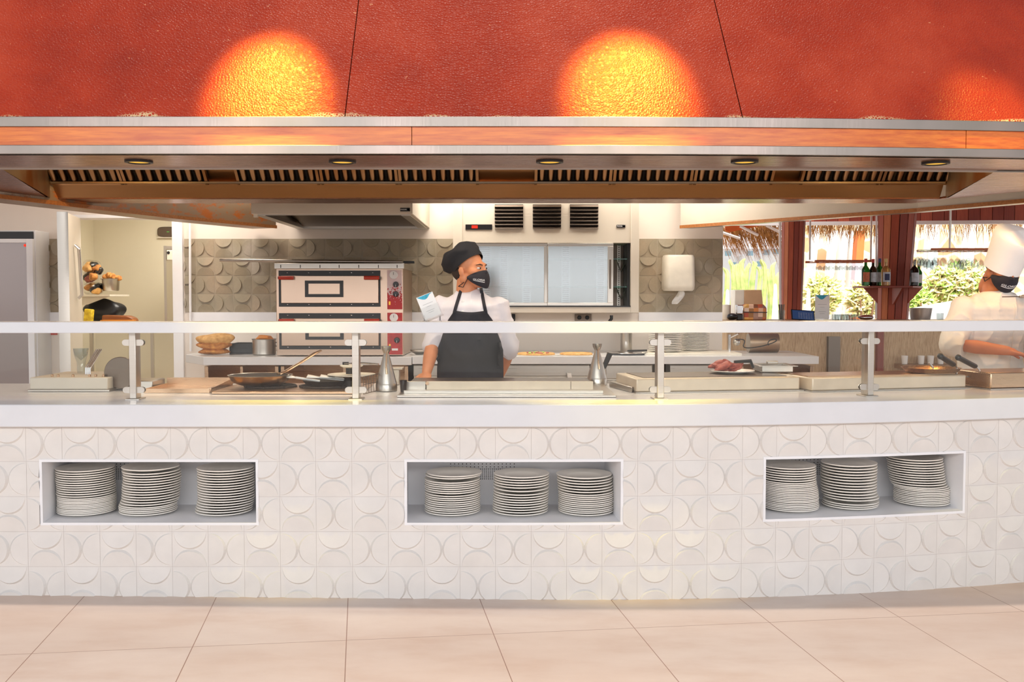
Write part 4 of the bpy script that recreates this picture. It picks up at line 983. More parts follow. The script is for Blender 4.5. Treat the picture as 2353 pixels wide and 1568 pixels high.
# big frying pan
py_ = 5.24; c = at(598, 862, py_); zr = c.z; zb2 = WZ + .026
r = thing('frying_pan', (c.x, py_, zb2), 'large worn steel frying pan with a long raised handle on the gas hob', 'pan')
mb = MB(); R1 = .165
mb.lathe([(0, zb2), (.1, zb2), (.122, zb2 + .008), (.148, zb2 + (zr - zb2) * .5), (R1, zr), (R1 + .003, zr + .001), (R1 - .002, zr + .002), (.144, zb2 + (zr - zb2) * .5), (.118, zb2 + .012), (0, zb2 + .005)], (c.x, py_, 0), 48)
build(mb, 'bowl', 'steel_pan', r)
mb = MB(); mb.lathe([(0, zb2 + .0058), (.117, zb2 + .0135), (.1425, zb2 + (zr - zb2) * .5 + .001), (R1 - .006, zr - .001)], (c.x, py_, 0), 48); build(mb, 'cooking_surface', 'cast_iron', r)
mb = MB(); mb.tube([at(640, 861, py_ + .02), at(652, 856, py_ + .08), at(690, 834, py_ + .17), at(722, 813, py_ + .26), at(737, 806, py_ + .31)], [.013, .012, .012, .014, .010], 10, flat=.5); build(mb, 'handle', 'steel_warm', r)
# second dark pan with utensils, right burner
bx0, by0 = burn[1]; r = thing('small_pan', (bx0, by0, WZ + .026), 'small dark low pan on the right hob burner holding spoons', 'pan')
mb = MB(); z = WZ + .026; mb.lathe([(0, z), (.1, z), (.118, z + .022), (.12, z + .024), (.115, z + .023), (.097, z + .004), (0, z + .004)], (bx0, by0, 0), 32); build(mb, 'bowl', 'cast_iron', r)
for a, b, lab in (((690, 877), (757, 868), 'pale spatula'), ((655, 873), (700, 888), 'pale spatula')): pass
for k, (pa, pb, pc) in enumerate((((680, 878), (700, 877), (660, 874)), ((770, 876), (748, 873), (736, 869)), ((735, 892), (722, 887), (706, 882)))):
    mb = MB(); z_ = z + .028; A_, B_ = at(pa[0], pa[1], by0 - .04), at(pc[0], pc[1], by0 - .04); A_.z = z_ + .012; B_.z = z_ + .02
    d = (B_ - A_); n_ = Vector((-d.y, d.x, 0)).normalized() * .016 if abs(d.x) + abs(d.y) > 1e-4 else Vector((0, .016, 0))
    n_ = Vector((0, .022, .006)); mb.add([A_ + n_ * .4, A_ - n_ * .4, B_ - n_, B_ + n_], [(0, 1, 2, 3)])
    mb.tube([A_, A_ + (A_ - B_).normalized() * .12 + Vector((0, .03, .0))], .005, 8)
    tag(build(mb, 'spatula', 'paper', solid=.003), ['pale spatula leaning at the left rim of the dark pan', 'pale spatula lying at the right of the dark pan', 'pale spatula nearest the glass on the hob'][k], 'spatula', 'spatulas on the hob')
# wooden plates, tongs, wire basket left of the oil can
Y = 5.25; c = at(808, 879, Y); zz = WZ + .07
r = thing('plate_stand', (c.x, Y, WZ), 'dark round stand carrying pale plates behind the second post', 'stand')
mb = MB(); mb.lathe([(.05, WZ + .0145), (.04, WZ + .05), (.055, zz - .002)], (c.x, Y, 0), 20); build(mb, 'foot', 'cast_iron', r)
for k in range(2):
    mb = MB(); rr = (.125, .06)[k]; z = zz + (0, .046)[k]; mb.lathe([(0, z), (rr * .7, z), (rr, z + .008), (rr, z + .012), (rr * .7, z + .005), (0, z + .004)], (c.x, Y, 0), 32)
    tag(build(mb, 'round_plate', 'white_plastic'), ['wide pale round plate resting on the dark stand behind the second post', 'small pale dish above the wide round plate'][k], 'plate')
mb = MB(); mb.lathe([(.03, zz + .013), (.03, zz + .044)], (c.x, Y, 0), 16); build(mb, 'spacer', 'cast_iron', r)
r = thing('tongs', (c.x + .04, Y, zz + .06), 'chrome kitchen tongs with black tips lying on the small dish', 'tongs')
for dy in (0, .03):
    mb = MB(); mb.tube([Vector((PX(790, Y), Y + dy * .3, zz + .066)), Vector((PX(830, Y), Y + dy, zz + .068)), Vector((PX(868, Y), Y + .01, zz + .062))], [.005, .008, .011], 8, flat=.5); build(mb, 'arm', 'chrome', r)
mb = MB(); mb.tube([Vector((PX(786, Y), Y + .004, zz + .067)), Vector((PX(800, Y), Y + .006, zz + .067))], .008, 8); build(mb, 'tip', 'black_plastic', r)
r = thing('wire_basket', (PX(850, 5.0, 900), 5.02, WZ), 'small wire basket of thin rods left of the oil can', 'basket')
mb = MB(); x0 = PX(838, 5.0, 900)
for k in range(9): mb.tube([(x0 + .008 * k, 4.96 + .035 * k, WZ + .003), (x0 + .008 * k, 4.96 + .035 * k, WZ + .09)], .0016, 6)
for z in (.004, .05, .09): mb.tube([(x0, 4.96, WZ + z), (x0 + .07, 5.26, WZ + z)], .002, 6)
build(mb, 'wires', 'steel_dark', r)
# conical oil cans
def oil_can(px, py, Y, lab, h=.232):
    x = PX(px, Y, py); r = thing('oil_can', (x, Y, WZ), lab, 'oil can', 'conical oil cans')
    mb = MB(); z = WZ + .001
    mb.lathe([(.052, z), (.056, z + .003), (.056, z + .034), (.0545, z + .037), (.054, z + .04), (.014, z + h * .84), (.016, z + h * .86), (.024, z + h * .93), (.026, z + h), (.0245, z + h), (.02, z + h * .93), (0, z + h * .88)], (x, Y, 0), 40)
    build(mb, 'body', 'steel', r)
    mb = MB(); mb.tube([(x + .008, Y - .044, z + .09), (x + .004, Y - .04, z + .13), (x + .004, Y - .018, z + .19), (x + .012, Y - .014, z + h - .012)], [.006, .0055, .005, .0045], 10); build(mb, 'spout', 'steel_warm', r)
    return r
oil_can(888, 890, 5.16, 'tall conical steel oil can right of the second post')
oil_can(1372, 870, 5.52, 'conical steel oil can at the right end of the griddle', .228)
Y = 5.5; r = thing('steel_holder', (PX(910, Y, 870), Y, WZ), 'square-rimmed steel holder right behind the left oil can', 'holder')
mb = MB(); x0, x1 = PX(896, Y, 860), PX(925, Y, 860); z = PZ(845, Y); mb.box(x0, x1, Y, Y + .08, z - .012, z); mb.box(x0 + .008, x1 - .02, Y + .008, Y + .07, WZ + .001, z - .012); build(mb, 'holder_body', 'steel_soft', r, .003)
mb = MB(); c = at(926, 893, 4.98); mb.lathe([(.014, WZ + .001), (.019, WZ + .07), (.018, WZ + .07), (.0, WZ + .01)], (c.x, 4.98 + .02, 0), 18); tag(build(mb, 'tumbler', 'bottle_dark'), 'small dark red tumbler between the oil can and the griddle', 'glass')
# griddle in the middle
g = thing('griddle', (PX(1150, 5.05, 890), 5.15, WZ), 'wide steel griddle in front of the chef in the black cap', 'griddle')
Y = 5.05
mb = MB(); mb.box(PX(980, Y, 885), PX(1363, Y, 885), Y, Y + .02, PZ(896, Y), PZ(877, Y)); mb.box(PX(1311, Y, 885), PX(1312.5, Y, 885), Y - .001, Y, PZ(896, Y), PZ(877, Y), 1); build(mb, 'front_splash', ['griddle_front', 'steel_dark'], g, .002) if 'griddle_front' in MT else build(mb, 'front_splash', ['white_plastic', 'steel_dark'], g, .002)
mb = MB(); mb.box(PX(934, Y, 885), PX(978, Y, 885), Y, Y + .02, PZ(896, Y), PZ(877, Y)); build(mb, 'end_splash', 'steel', g, .002)
mb = MB(); mb.lathe([(.004, 0), (.009, 0), (.009, .006), (.004, .006)], (PX(981, Y), Y - .001, PZ(881, Y)), 14, rot=Matrix.Rotation(R(90), 3, 'X')); build(mb, 'hinge', 'steel_warm', g)
mb = MB(); mb.box(PX(934, Y, 885), PX(1363, Y, 885), Y + .02, Y + .42, WZ + .012, WZ + .045); build(mb, 'hot_plate', 'steel_dark', g, .004)
mb = MB(); mb.box(PX(928, 4.9, 905), PX(1386, 4.9, 905), 4.9, 5.05, WZ + .012, WZ + .02); mb.box(PX(928, 4.9, 905), PX(1386, 4.9, 905), 4.895, 4.90, WZ + .012, WZ + .028); build(mb, 'drip_channel', 'steel', g, .001)
mb = MB(); mb.box(PX(912, 4.82, 912), PX(1416, 4.82, 912), 4.82, 5.5, WZ + .001, WZ + .012); build(mb, 'base_sheet', 'steel', g, .002)
# turner on the griddle corner
r = thing('spatula', (PX(1392, 5.4, 860), 5.4, WZ), 'dark-handled turner leaning beside the right oil can', 'spatula')
mb = MB(); mb.tube([at(1387, 846, 5.66), at(1402, 812, 5.66)], [.014, .017], 8, flat=.45); build(mb, 'grip', 'black_plastic', r, .002)
mb = MB(); a = at(1387, 847, 5.66); mb.tube([a, Vector((a.x - .02, 5.5, WZ + .02))], .004, 8); build(mb, 'shaft', 'chrome', r)
# plancha unit and grill unit along the curve at right
def tangent_unit(name, lab, cat, pa, pb, ztop, mats, depth=.40, lip=True):
    (xa, ya), (xb, yb) = pa, pb; r = thing(name, (xa, ya, WZ), lab, cat, None, math.atan2(yb - ya, xb - xa)); L = math.hypot(xb - xa, yb - ya)
    mb = MB(); mb.box(0, L, 0, depth, .006, ztop - WZ); build(mb, 'housing', mats, r, .007, local=True)
    if lip: mb = MB(); mb.box(-.004, L + .02, -.008, depth + .01, .001, .006); build(mb, 'base', 'steel', r, local=True)
    return r, L
Ya, Yb = wY(905), wY(900)
u1, L1 = tangent_unit('plancha', 'long pale plancha housing behind the third post', 'griddle', (PX(1462, Ya, 890), Ya), (PX(1838, 5.17, 890), 5.17), PZ(871, Ya), 'griddle_front' if 'griddle_front' in MT else 'white_plastic')
mb = MB(); mb.box(.05, L1 - .05, .05, .37, PZ(871, Ya) - WZ, PZ(871, Ya) - WZ + .003); build(mb, 'cooking_surface', 'steel_dark', u1, local=True)
mb = MB(); zb1 = WZ + .001; mb.prism([(PX(1400, 5.4, 875), 5.40), (PX(1452, 5.06, 890), 5.06), (PX(1456, 5.1, 890), 5.10), (PX(1410, 5.5, 875), 5.47)], zb1, WZ + .03); tag(build(mb, 'steel_channel', 'steel', bevel=.003), 'slanting steel channel on the worktop left of the plancha housing', 'channel')
u2, L2 = tangent_unit('grill', 'long pale grill housing behind the fourth post', 'grill', (PX(1866, 5.1, 890), 5.1), (PX(2220, 5.3, 890), 5.3), PZ(869, 5.1), 'griddle_front', .33)
mb = MB(); mb.box(.01, L2 - .02, .06, .31, PZ(869, 5.1) - WZ, PZ(869, 5.1) - WZ + .004); build(mb, 'cooking_surface', 'steel_warm', u2, local=True)
u3, L3 = tangent_unit('chip_fryer', 'brown shaded fryer box at the right end of the counter', 'fryer', (PX(2276, 5.22, 880), 5.22), (PX(2276, 5.22, 880) + .6, 5.36), PZ(857, 5.22), 'steel_warm', .28)
ztp = PZ(871, Ya)
# plate of meat and steel tub on the plancha
Yp = 5.38; c = at(1683, 862, Yp); z = ztp + .004
o = proto.copy(); COL.objects.link(o); o.location = (c.x, Yp, z); o.scale = (.88, .88, .88); tag(o, 'white plate carrying a heap of pink meat on the plancha', 'plate')
mb = MB()
for i in range(9):
    rd = random.Random(i); lump(mb, (c.x - .04 + rd.uniform(-.05, .07), Yp + rd.uniform(-.04, .04), z + .025 + rd.uniform(0, .025)), (.045, .035, .018), i, .25, 14, 10, Matrix.Rotation(rd.uniform(-.5, .5), 3, 'Y'))
tag(build(mb, 'meat', 'meat'), 'heap of raw pink meat slices on the plate', 'meat')
mb = MB(); mb.tube([(c.x - .0, Yp - .04, z + .062), (c.x + .09, Yp - .03, z + .066), (c.x + .105, Yp - .03, z + .03)], [.008, .011, .008], 10); tag(build(mb, 'serving_tongs', 'black_plastic'), 'shiny black tongs handle lying over the meat', 'tongs')
Yp = 5.4; r = thing('steel_tub', (PX(1786, Yp, 855), Yp, ztp + .004), 'rectangular steel tub with a wide rim right of the meat plate', 'container')
x0, x1 = PX(1751, Yp, 855), PX(1822, Yp, 855); zt_ = PZ(842, Yp); mb = MB(); rounded_tray(mb, x0, x1, Yp, Yp + .2, ztp + .005, zt_, .003); build(mb, 'tub', 'steel', r, .002)
mb = MB()
for a, b, cc, d in ((x0 - .022, x1 + .022, Yp - .02, Yp), (x0 - .022, x1 + .022, Yp + .2, Yp + .22), (x0 - .022, x0, Yp, Yp + .2), (x1, x1 + .022, Yp, Yp + .2)): mb.box(a, b, cc, d, zt_, zt_ + .003)
mb.box(x0 - .001, x1 + .001, Yp - .0015, Yp, (zt_ + ztp) / 2 + .001, (zt_ + ztp) / 2 + .004); build(mb, 'rim', 'steel', r)
mb = MB(); mb.box((x0 + x1) / 2 - .03, (x0 + x1) / 2 + .03, Yp + .1, Yp + .13, zt_ + .004, zt_ + .022); tag(build(mb, 'tub_cover', 'steel', bevel=.004), 'small steel cover grip showing above the steel tub', 'cover')
# pans with black grips at right
zt3 = PZ(869, 5.1) + .006
for k, (ga, gb, rod, lab) in enumerate((((2161, 819), (2190, 838), [(2190, 838), (2198, 846), (2199, 858)], 'wire basket with the black grip nearer the fourth post'),
                                        ((2202, 822), (2240, 842), [(2240, 842), (2250, 850), (2254, 862)], 'wire basket with the black grip against the brown fryer'))):
    Yg = 5.35; r = thing('fryer_basket', at(rod[-1][0], rod[-1][1], Yg), lab, 'basket', 'fryer baskets')
    mb = MB(); mb.tube([at(*ga, Yg - .1), at(*gb, Yg)], [.0165, .0165], 12, flat=.8); mb.ell(at(*ga, Yg - .1), (.0165, .0165, .0165), n=12, m_=8); build(mb, 'grip', 'black_plastic', r)
    mb = MB(); mb.tube([at(*q, Yg) for q in rod], .0045, 8)
    q = at(*rod[-1], Yg); mb.tube([q, Vector((q.x - .02, Yg + .03, q.z - .012)), Vector((q.x - .12, Yg + .06, q.z - .012))], .0045, 8); build(mb, 'rod', 'chrome', r)
c = at(2122, 857, 5.52); zz = zt3 + .001; mb = MB(); mb.lathe([(0, zz), (.13, zz), (.152, zz + .024), (.155, zz + .025), (.15, zz + .023), (.128, zz + .004), (0, zz + .004)], (c.x, 5.42, 0), 36); tag(build(mb, 'paella_pan', 'steel_warm'), 'wide shallow steel pan resting on the grill housing', 'pan')
mb = MB(); mb.tube([at(2134, 834, 5.42), at(2144, 845, 5.42), at(2143, 855, 5.42), at(2130, 860, 5.42)], .0055, 8); tag(build(mb, 'steel_hook', 'chrome'), 'curved chrome hook handle standing over the shallow pan', 'hook')
# ================================================================== things on the back worktop
bz = BWZ + .001
for k, (a, b, t, u) in enumerate(((452, 543, 769, 792), (452, 530, 786, 805), (454, 528, 802, 819))):
    Y = 8.32; x0, x1 = PX(a, Y, 800), PX(b, Y, 800); z1, z0 = PZ(t, Y), PZ(u, Y) if k < 2 else bz
    mb = MB(); lump(mb, ((x0 + x1) / 2, Y, (z0 + z1) / 2 + .004), ((x1 - x0) / 2, .09, (z1 - z0) / 2 * 1.15), k + 2, .11, 30, 16)
    tag(build(mb, 'bread_loaf', 'crust_pale' if k == 0 else 'crust'), ['long rustic loaf on top of the three stacked loaves', 'middle loaf of the three stacked loaves', 'lowest loaf of the stack on the back worktop'][k], 'bread', 'loaves stacked on the back worktop')
mb = MB(); Y = 8.4; x0, x1 = PX(527, Y, 800), PX(580, Y, 800)
rounded_tray(mb, x0, x1, Y, Y + .25, bz, PZ(790, Y), .01); mb.box(x0 + .02, x1 - .02, Y - .003, Y, bz + .05, bz + .055); tag(build(mb, 'plastic_crate', 'bag_dark', bevel=.003), 'dark brown crate between the loaves and the cooking pot', 'crate')
Y = 8.3; c = at(607, 800, Y); r = thing('cooking_pot', (c.x, Y, bz), 'tall steel cooking pot left of the pizza oven', 'pot')
mb = MB(); z1 = PZ(779, Y); mb.lathe([(.088, bz), (.096, bz + .008), (.097, z1 - .006), (.103, z1), (.1, z1), (.094, z1 - .006), (.092, bz + .01), (0, bz + .01)], (c.x, Y, 0), 36); build(mb, 'pot_body', 'steel', r)
mb = MB(); mb.tube([(c.x + .096, Y, z1 - .03), (c.x + .125, Y, z1 - .032), (c.x + .125, Y, z1 - .06), (c.x + .096, Y, z1 - .06)], .004, 8); build(mb, 'handle', 'steel_dark', r)
mb = MB(); lump(mb, (c.x + .0, Y, z1 + .005), (.075, .07, .028), 4, .2); tag(build(mb, 'citrus_pile', 'orange_plastic'), 'orange food heaped in the steel pot', 'food')
mb = MB(); Y = 8.3; c = at(972, 812, Y); mb.lathe([(.03, bz + .004), (.075, bz + .03), (.078, bz + .045), (.072, bz + .045), (.0, bz + .01)], (c.x - .03, Y, 0), 24); tag(build(mb, 'bowl', 'steel'), 'small metal bowl right of the oven behind the sleeve', 'bowl')
mb = MB(); lump(mb, (c.x + .09, Y, bz + .038), (.07, .06, .032), 8, .1); tag(build(mb, 'dough_piece', 'crust_pale'), 'piece of bread on the worktop behind the bare forearm', 'bread')
for k, (px, lab) in enumerate(((1232, 'thin pizza with dark toppings right of the apron'), (1324, 'plain pale pizza base next to the topped pizza'))):
    Y = 8.22; x = PX(px, Y, 810); w = .155 if k == 0 else .135
    r = thing('pizza', (x, Y, bz + .008), lab, 'pizza', 'pizzas on the back worktop'); mb = MB(); z = bz + .008
    mb.lathe([(0, z), (w, z), (w, z + .008), (w * .94, z + .014), (w * .88, z + .009), (0, z + .009)], (x, Y, 0), 36); build(mb, 'base', 'crust_pale', r)
    if k == 0:
        mb = MB()
        for i in range(14): rd = random.Random(i); a = rd.uniform(0, 6.28); q = rd.uniform(0, .1); mb.ell((x + q * math.cos(a), Y + q * math.sin(a), z + .014), (.014, .012, .007), n=8, m_=6, mat=i % 2)
        build(mb, 'topping', ['meat', 'leaf_deep'], r)
    mb = MB(); mb.lathe([(0, bz), (w + .02, bz), (w + .03, bz + .006), (w + .02, bz + .007), (0, bz + .006)], (x, Y, 0), 36); tag(build(mb, 'serving_dish', 'ceramic'), ['white dish under the topped pizza', 'white dish under the plain pizza base'][k], 'dish')
Y = 8.3; x = PX(1440, Y, 805); r = thing('shallow_pan', (x, Y, bz), 'shallow steel pan with a dark handle left of the third post', 'pan')
mb = MB(); mb.lathe([(0, bz), (.14, bz), (.175, bz + .018), (.178, bz + .018), (.172, bz + .022), (.13, bz + .006), (0, bz + .006)], (x, Y, 0), 36); build(mb, 'bowl', 'chrome', r)
mb = MB(); mb.tube([(x + .0, Y - .05, bz + .035), (x + .16, Y - .07, bz + .04)], [.012, .014], 10, flat=.6); build(mb, 'handle', 'black_plastic', r)
c = at(1441, 790, 8.55); mb = MB(); mb.lathe([(.045, bz), (.05, bz + .01), (.05, bz + .22), (.045, bz + .22), (.045, bz + .015), (0, bz + .012)], (c.x, 8.62, 0), 24); tag(build(mb, 'blender_jug', 'steel'), 'upright steel jug behind the shallow pan', 'jug')
# big plate stacks
def worktop_stack(px, Y, n, z0, pitch, sc, where, lean):
    x = PX(px, Y, 780)
    for k in range(n):
        o = proto.copy(); COL.objects.link(o); o.scale = (sc, sc, sc); o.location = (x + lean * k, Y, z0 + pitch * k)
        i = n - 1 - k; tag(o, ('topmost plate of the ' if i == 0 else 'lowest plate of the ' if k == 0 else ORD[i] + ' plate from the top of the ') + where, 'plate', 'plates in the ' + where)
mb = MB(); mb.box(PX(1478, 8.3), PX(1700, 8.3), 8.2, 8.75, bz, bz + .018); tag(build(mb, 'cutting_board', 'white_plastic', bevel=.004), 'wide cream cutting board under the plate stacks on the back worktop', 'board')
worktop_stack(1528, 8.42, 12, bz + .019, .0145, 1.03, 'left plate stack on the back cutting board', .0005)
worktop_stack(1598, 8.60, 21, bz + .019, .0122, .88, 'right plate stack on the back cutting board', .0002)
# tap, cable, cloche
c = at(1676, 790, 8.5); r = thing('kitchen_tap', (c.x, 8.5, bz), 'chrome tap on the back worktop right of the plate stacks', 'tap')
mb = MB(); mb.tube([(c.x, 8.5, bz), (c.x, 8.5, bz + .16)], .012, 12); mb.tube([(c.x, 8.5, bz + .13), (c.x + .06, 8.42, bz + .17)], .006, 8); build(mb, 'spout', 'chrome', r)
mb = MB(); mb.ell((c.x + .045, 8.42, bz + .1), (.03, .03, .03)); build(mb, 'lever_ball', 'steel', r)
pts = [at(1690 + 50 * (1 - math.cos(t * .7)) * .9 + 14 * math.sin(2.3 * t), 790 - 10 * math.sin(1.7 * t + 1), 8.3) for t in frange(0, 5.2, 50)]
for p in pts: p.z = max(p.z, bz + .006)
mb = MB(); mb.tube(pts, .0045, 8); tag(build(mb, 'power_cable', 'black_plastic'), 'thin dark coiled cable on the back worktop below the bar', 'cable')
mb = MB(); x0, x1 = PX(1722, 8.55, 780), PX(1790, 8.55, 780); mb.tube([(x0, 8.6, bz + .085), (x1, 8.6, bz + .085)], .083, 28); tag(build(mb, 'steel_cylinder', 'steel_grease'), 'large dull metal cylinder lying at the right of the back worktop', 'container')
# ================================================================== sign cards
def card(name, c, w, h, rz, tilt, lab, base=True):
    r = thing(name, c, lab, 'sign'); Mx = Matrix.Rotation(rz, 4, 'Z') @ Matrix.Rotation(tilt, 4, 'Y'); r.matrix_world = Matrix.Translation(c) @ Mx
    mb = MB(); mb.box(-w / 2, w / 2, -.0015, .0015, .012, .012 + h); build(mb, 'card', 'paper', r, local=True)
    mb = MB(); n = 14; top = .012 + h - .002
    pts = [(-w / 2 + .002 + (w - .004) * i / n, top) for i in range(n + 1)] + [(-w / 2 + .002 + (w * .8) * (1 - i / n), top - h * .22 * math.sin(PI * (1 - i / n)) * (.6 + .4 * (1 - i / n))) for i in range(1, n)]
    mb.add([(p[0], -.0022, p[1]) for p in pts], [tuple(range(len(pts)))]); build(mb, 'blue_wave_print', 'print_blue', r, local=True)
    mb = MB()
    for k, (zz, ww) in enumerate(((.60, .62), (.48, .3), (.30, .5), (.22, .34))): mb.box(-w * ww / 2, w * ww / 2, -.0022, -.0018, .012 + h * zz, .012 + h * zz + h * .008)
    build(mb, 'printed_lines', 'print_grey', r, local=True)
    if base:
        mb = MB(); mb.box(-w / 2 - .006, w / 2 + .006, -.03, .03, .001, .005); mb.box(-w / 2 - .006, w / 2 + .006, -.006, -.004, .005, .012 + h * .5); mb.box(-w / 2 - .006, w / 2 + .006, .004, .006, .005, .012 + h * .5); build(mb, 'acrylic_stand', 'plastic_film', r, local=True)
    return r
c = at(991, 737, 4.72); card('sign_card', Vector((c.x + .012, 4.74, RZ1 + .012)), .082, .112, R(8), R(-22), 'small tilted white card with a blue wave standing on the rail left of the chef')
mb = MB(); mb.box(c.x - .04, c.x + .045, 4.70, 4.78, RZ1 + .0005, RZ1 + .004); mb.box(c.x - .035, c.x - .032, 4.71, 4.77, RZ1 + .004, RZ1 + .03); mb.box(c.x + .038, c.x + .041, 4.71, 4.77, RZ1 + .004, RZ1 + .03); tag(build(mb, 'acrylic_holder', 'plastic_film'), 'clear acrylic holder under the tilted card on the rail', 'holder')
# ================================================================== bar side and garden
BZ = 1.172
bx0_ = PX(1662, 9.6)
r = thing('bar_counter', (4.5, 9.9, 0), 'bar counter clad in vertical reeds behind the chef in the tall hat', 'bar')
mb = MB(); mb.box(bx0_, 8.2, 9.6, 10.35, BZ - .04, BZ); build(mb, 'bar_top', 'wood_board', r, .006)
mb = MB(); mb.box(bx0_ + .05, 8.2, 9.66, 10.3, .0, BZ - .04); build(mb, 'reed_front', 'reed', r)
mb = MB(); mb.box(PX(2062, 9.6), PX(2200, 9.6), 9.45, 9.66, .72, .76); build(mb, 'ledge', 'wood_board', r, .003)
mb = MB(); mb.box(PX(1905, 9.6), PX(1932, 9.6), 9.6, 9.66, .35, 1.02); build(mb, 'dark_panel', 'steel_dark', r)
mb = MB(); mb.box(PX(2018, 9.6), PX(2032, 9.6), 9.6, 9.66, .2, 1.10); build(mb, 'post', 'wood_red_b', r)
for k, p in enumerate((2038, 2052, 2068, 2082, 2120, 2142, 2165)):
    mb = MB(); x = PX(p, 9.5, 790); z = .762; mb.lathe([(.026, z), (.032, z + .08), (.03, z + .08), (.0, z + .01)], (x, 9.53, 0), 18)
    if not PX(2062, 9.6) < x < PX(2200, 9.6): x2_ = x; 
    tag(build(mb, 'mug', 'ceramic'), ORD[k] + ' white cup from the left on the ledge of the reed bar', 'cup', 'cups on the bar ledge') if PX(2064, 9.6) < x < PX(2198, 9.6) else None
def clad_column(name, px_b, px_t, Y, lab, n=14):
    (a0, b0), (a1, b1) = px_b, px_t
    zb_, zt_ = 0, 2.7; xb, rb = PX((a0 + b0) / 2, Y), (PX(b0, Y) - PX(a0, Y)) / 2; xt, rt = PX((a1 + b1) / 2, Y, 500), (PX(b1, Y) - PX(a1, Y)) / 2
    # radii given at the bar (z=BZ) and at the top of the view (z~2.3): extrapolate
    def xr_(z): t = (z - 1.17) / 1.13; return xb + (xt - xb) * t, rb + (rt - rb) * t
    r = thing(name, (xb, Y, 0), lab, 'column')
    for mi, mt in enumerate(('wood_red_a', 'wood_red_b', 'wood_red_c')):
        mb = MB()
        for k in range(n):
            if (0, 1, 0, 2, 0, 1, 1, 0, 2, 0, 1, 0, 1, 2)[k % 14] != mi: continue
            a, b = 2 * PI * k / n + .02, 2 * PI * (k + 1) / n - .02; vs = []
            for z in (zb_, zt_):
                x_, r_ = xr_(z)
                for ang, q in ((a, 1), (b, 1), (b, .9), (a, .9)): vs.append((x_ + r_ * q * math.cos(ang), Y + r_ * q * math.sin(ang), z))
            mb.add(vs, [(3, 2, 1, 0), (4, 5, 6, 7), (0, 1, 5, 4), (1, 2, 6, 5), (2, 3, 7, 6), (3, 0, 4, 7)])
        build(mb, 'board_cladding', mt, r)
    mb = MB(); x0_, r0_ = xr_(0); x1_, r1_ = xr_(2.7); mb.tube([(x0_, Y, 0), (x1_, Y, 2.7)], [r0_ * .9, r1_ * .9], 20); build(mb, 'core', 'dark_void', r)
    return r
clad_column('wooden_column', (1795, 1842), (1797, 1851), 10.75, 'narrower red-brown board-clad column behind the tablet')
colm = clad_column('wooden_column', (2016, 2085), (2020, 2104), 10.7, 'wide red-brown board-clad column carrying the bottle shelf')
for p0, p1, lab in ((1793, 1790.5, 'thin white pole at the left of the narrower wooden column'), (2013, 2013, 'thin white pole at the left of the wide wooden column')):
    mb = MB(); mb.tube([(PX(p0, 10.5), 10.5, BZ + .001), (PX(p1, 10.5, 500), 10.5, 2.7)], .014 if p0 < 1900 else .010, 10); tag(build(mb, 'white_pole', 'render_white'), lab, 'pole')
# bottle shelf round the column
SY = 10.35; sz = PZ(657.5, SY)
r = thing('bottle_shelf', (PX(2050, SY), 10.5, sz), 'brown wooden bottle shelf with triangular brackets around the wide column', 'shelf')
mb = MB(); mb.prism([(PX(1976, SY), SY + .1), (PX(1986, SY), SY - .12), (PX(2086, SY), SY - .12), (PX(2134, SY), SY + .16), (PX(2120, SY), SY + .36), (PX(1985, SY), SY + .36)], sz - .018, sz); build(mb, 'board', 'wood_red_b', r, .002)
for pts in ([(1984, 662), (2017, 662), (2017, 698)], [(2088, 662), (2119, 662), (2087, 697)]):
    mb = MB(); mb.prism([(PX(p, SY + .14, 660), PZ(q, SY + .14)) for p, q in pts], SY + .13, SY + .15, 'y'); build(mb, 'bracket', 'wood_red_a', r)
mb = MB(); y0, y1 = SY - .1, SY + .17; x = PX(2066, SY); mb.prism([(y0, sz - .02), (y1, sz - .02), (y1, sz - .19), (y1 - .03, sz - .19)], x - .012, x + .012, 'x'); build(mb, 'bracket', 'wood_red_b', r)
def bottle(px, Y, h, rad, mat, cap_m, lab_m, lab, neck=.34, lab2=None):
    x = PX(px, Y, 630); r = thing('liquor_bottle', (x, Y, sz), lab, 'bottle', 'bottles on the column shelf'); z = sz + .001
    mb = MB(); mb.lathe([(rad * .85, z), (rad, z + .008), (rad, z + h * .58), (rad * .85, z + h * .64), (.014, z + h * (1 - neck * .75)), (.0135, z + h * .93), (0, z + h * .93)], (x, Y, 0), 24); build(mb, 'body', mat, r)
    mb = MB(); mb.lathe([(.0155, z + h * .86), (.0155, z + h), (0, z + h)], (x, Y, 0), 16); build(mb, 'cap', cap_m, r)
    mb = MB(); a0, a1 = -PI / 2 - 1.0, -PI / 2 + 1.0
    mb.grid(10, 1, lambda u, v: Vector((x + (rad + .0012) * math.cos(a0 + (a1 - a0) * u), Y + (rad + .0012) * math.sin(a0 + (a1 - a0) * u), z + h * (.14 + .36 * v)))); L = build(mb, 'label', lab_m, r)
    if lab2:
        mb = MB(); a0, a1 = -PI / 2 - .55, -PI / 2 + .55
        mb.grid(10, 1, lambda u, v: Vector((x + (rad + .0022) * math.cos(a0 + (a1 - a0) * u), Y + (rad + .0022) * math.sin(a0 + (a1 - a0) * u), z + h * (.2 + .24 * v)))); build(mb, 'label_crest', lab2, L)
plain('label_navy', (52, 58, 96), .6)
plain('label_orange', (206, 120, 84), .6, var=.3, scale=40)
plain('label_silver', (190, 200, 210), .35, var=.2, scale=30)
plain('cap_red', (190, 52, 52), .4); plain('cap_blue', (52, 56, 110), .4); plain('cap_gold', (206, 180, 110), .4)
bottle(1989, 10.28, .278, .040, 'bottle_green', 'cap_red', 'label_orange', 'green bottle with a red cap and orange label, leftmost on the shelf')
bottle(2006, 10.30, .275, .037, 'bottle_dark', 'cap_red', 'label_silver', 'dark bottle with a red cap, second from the left on the shelf')
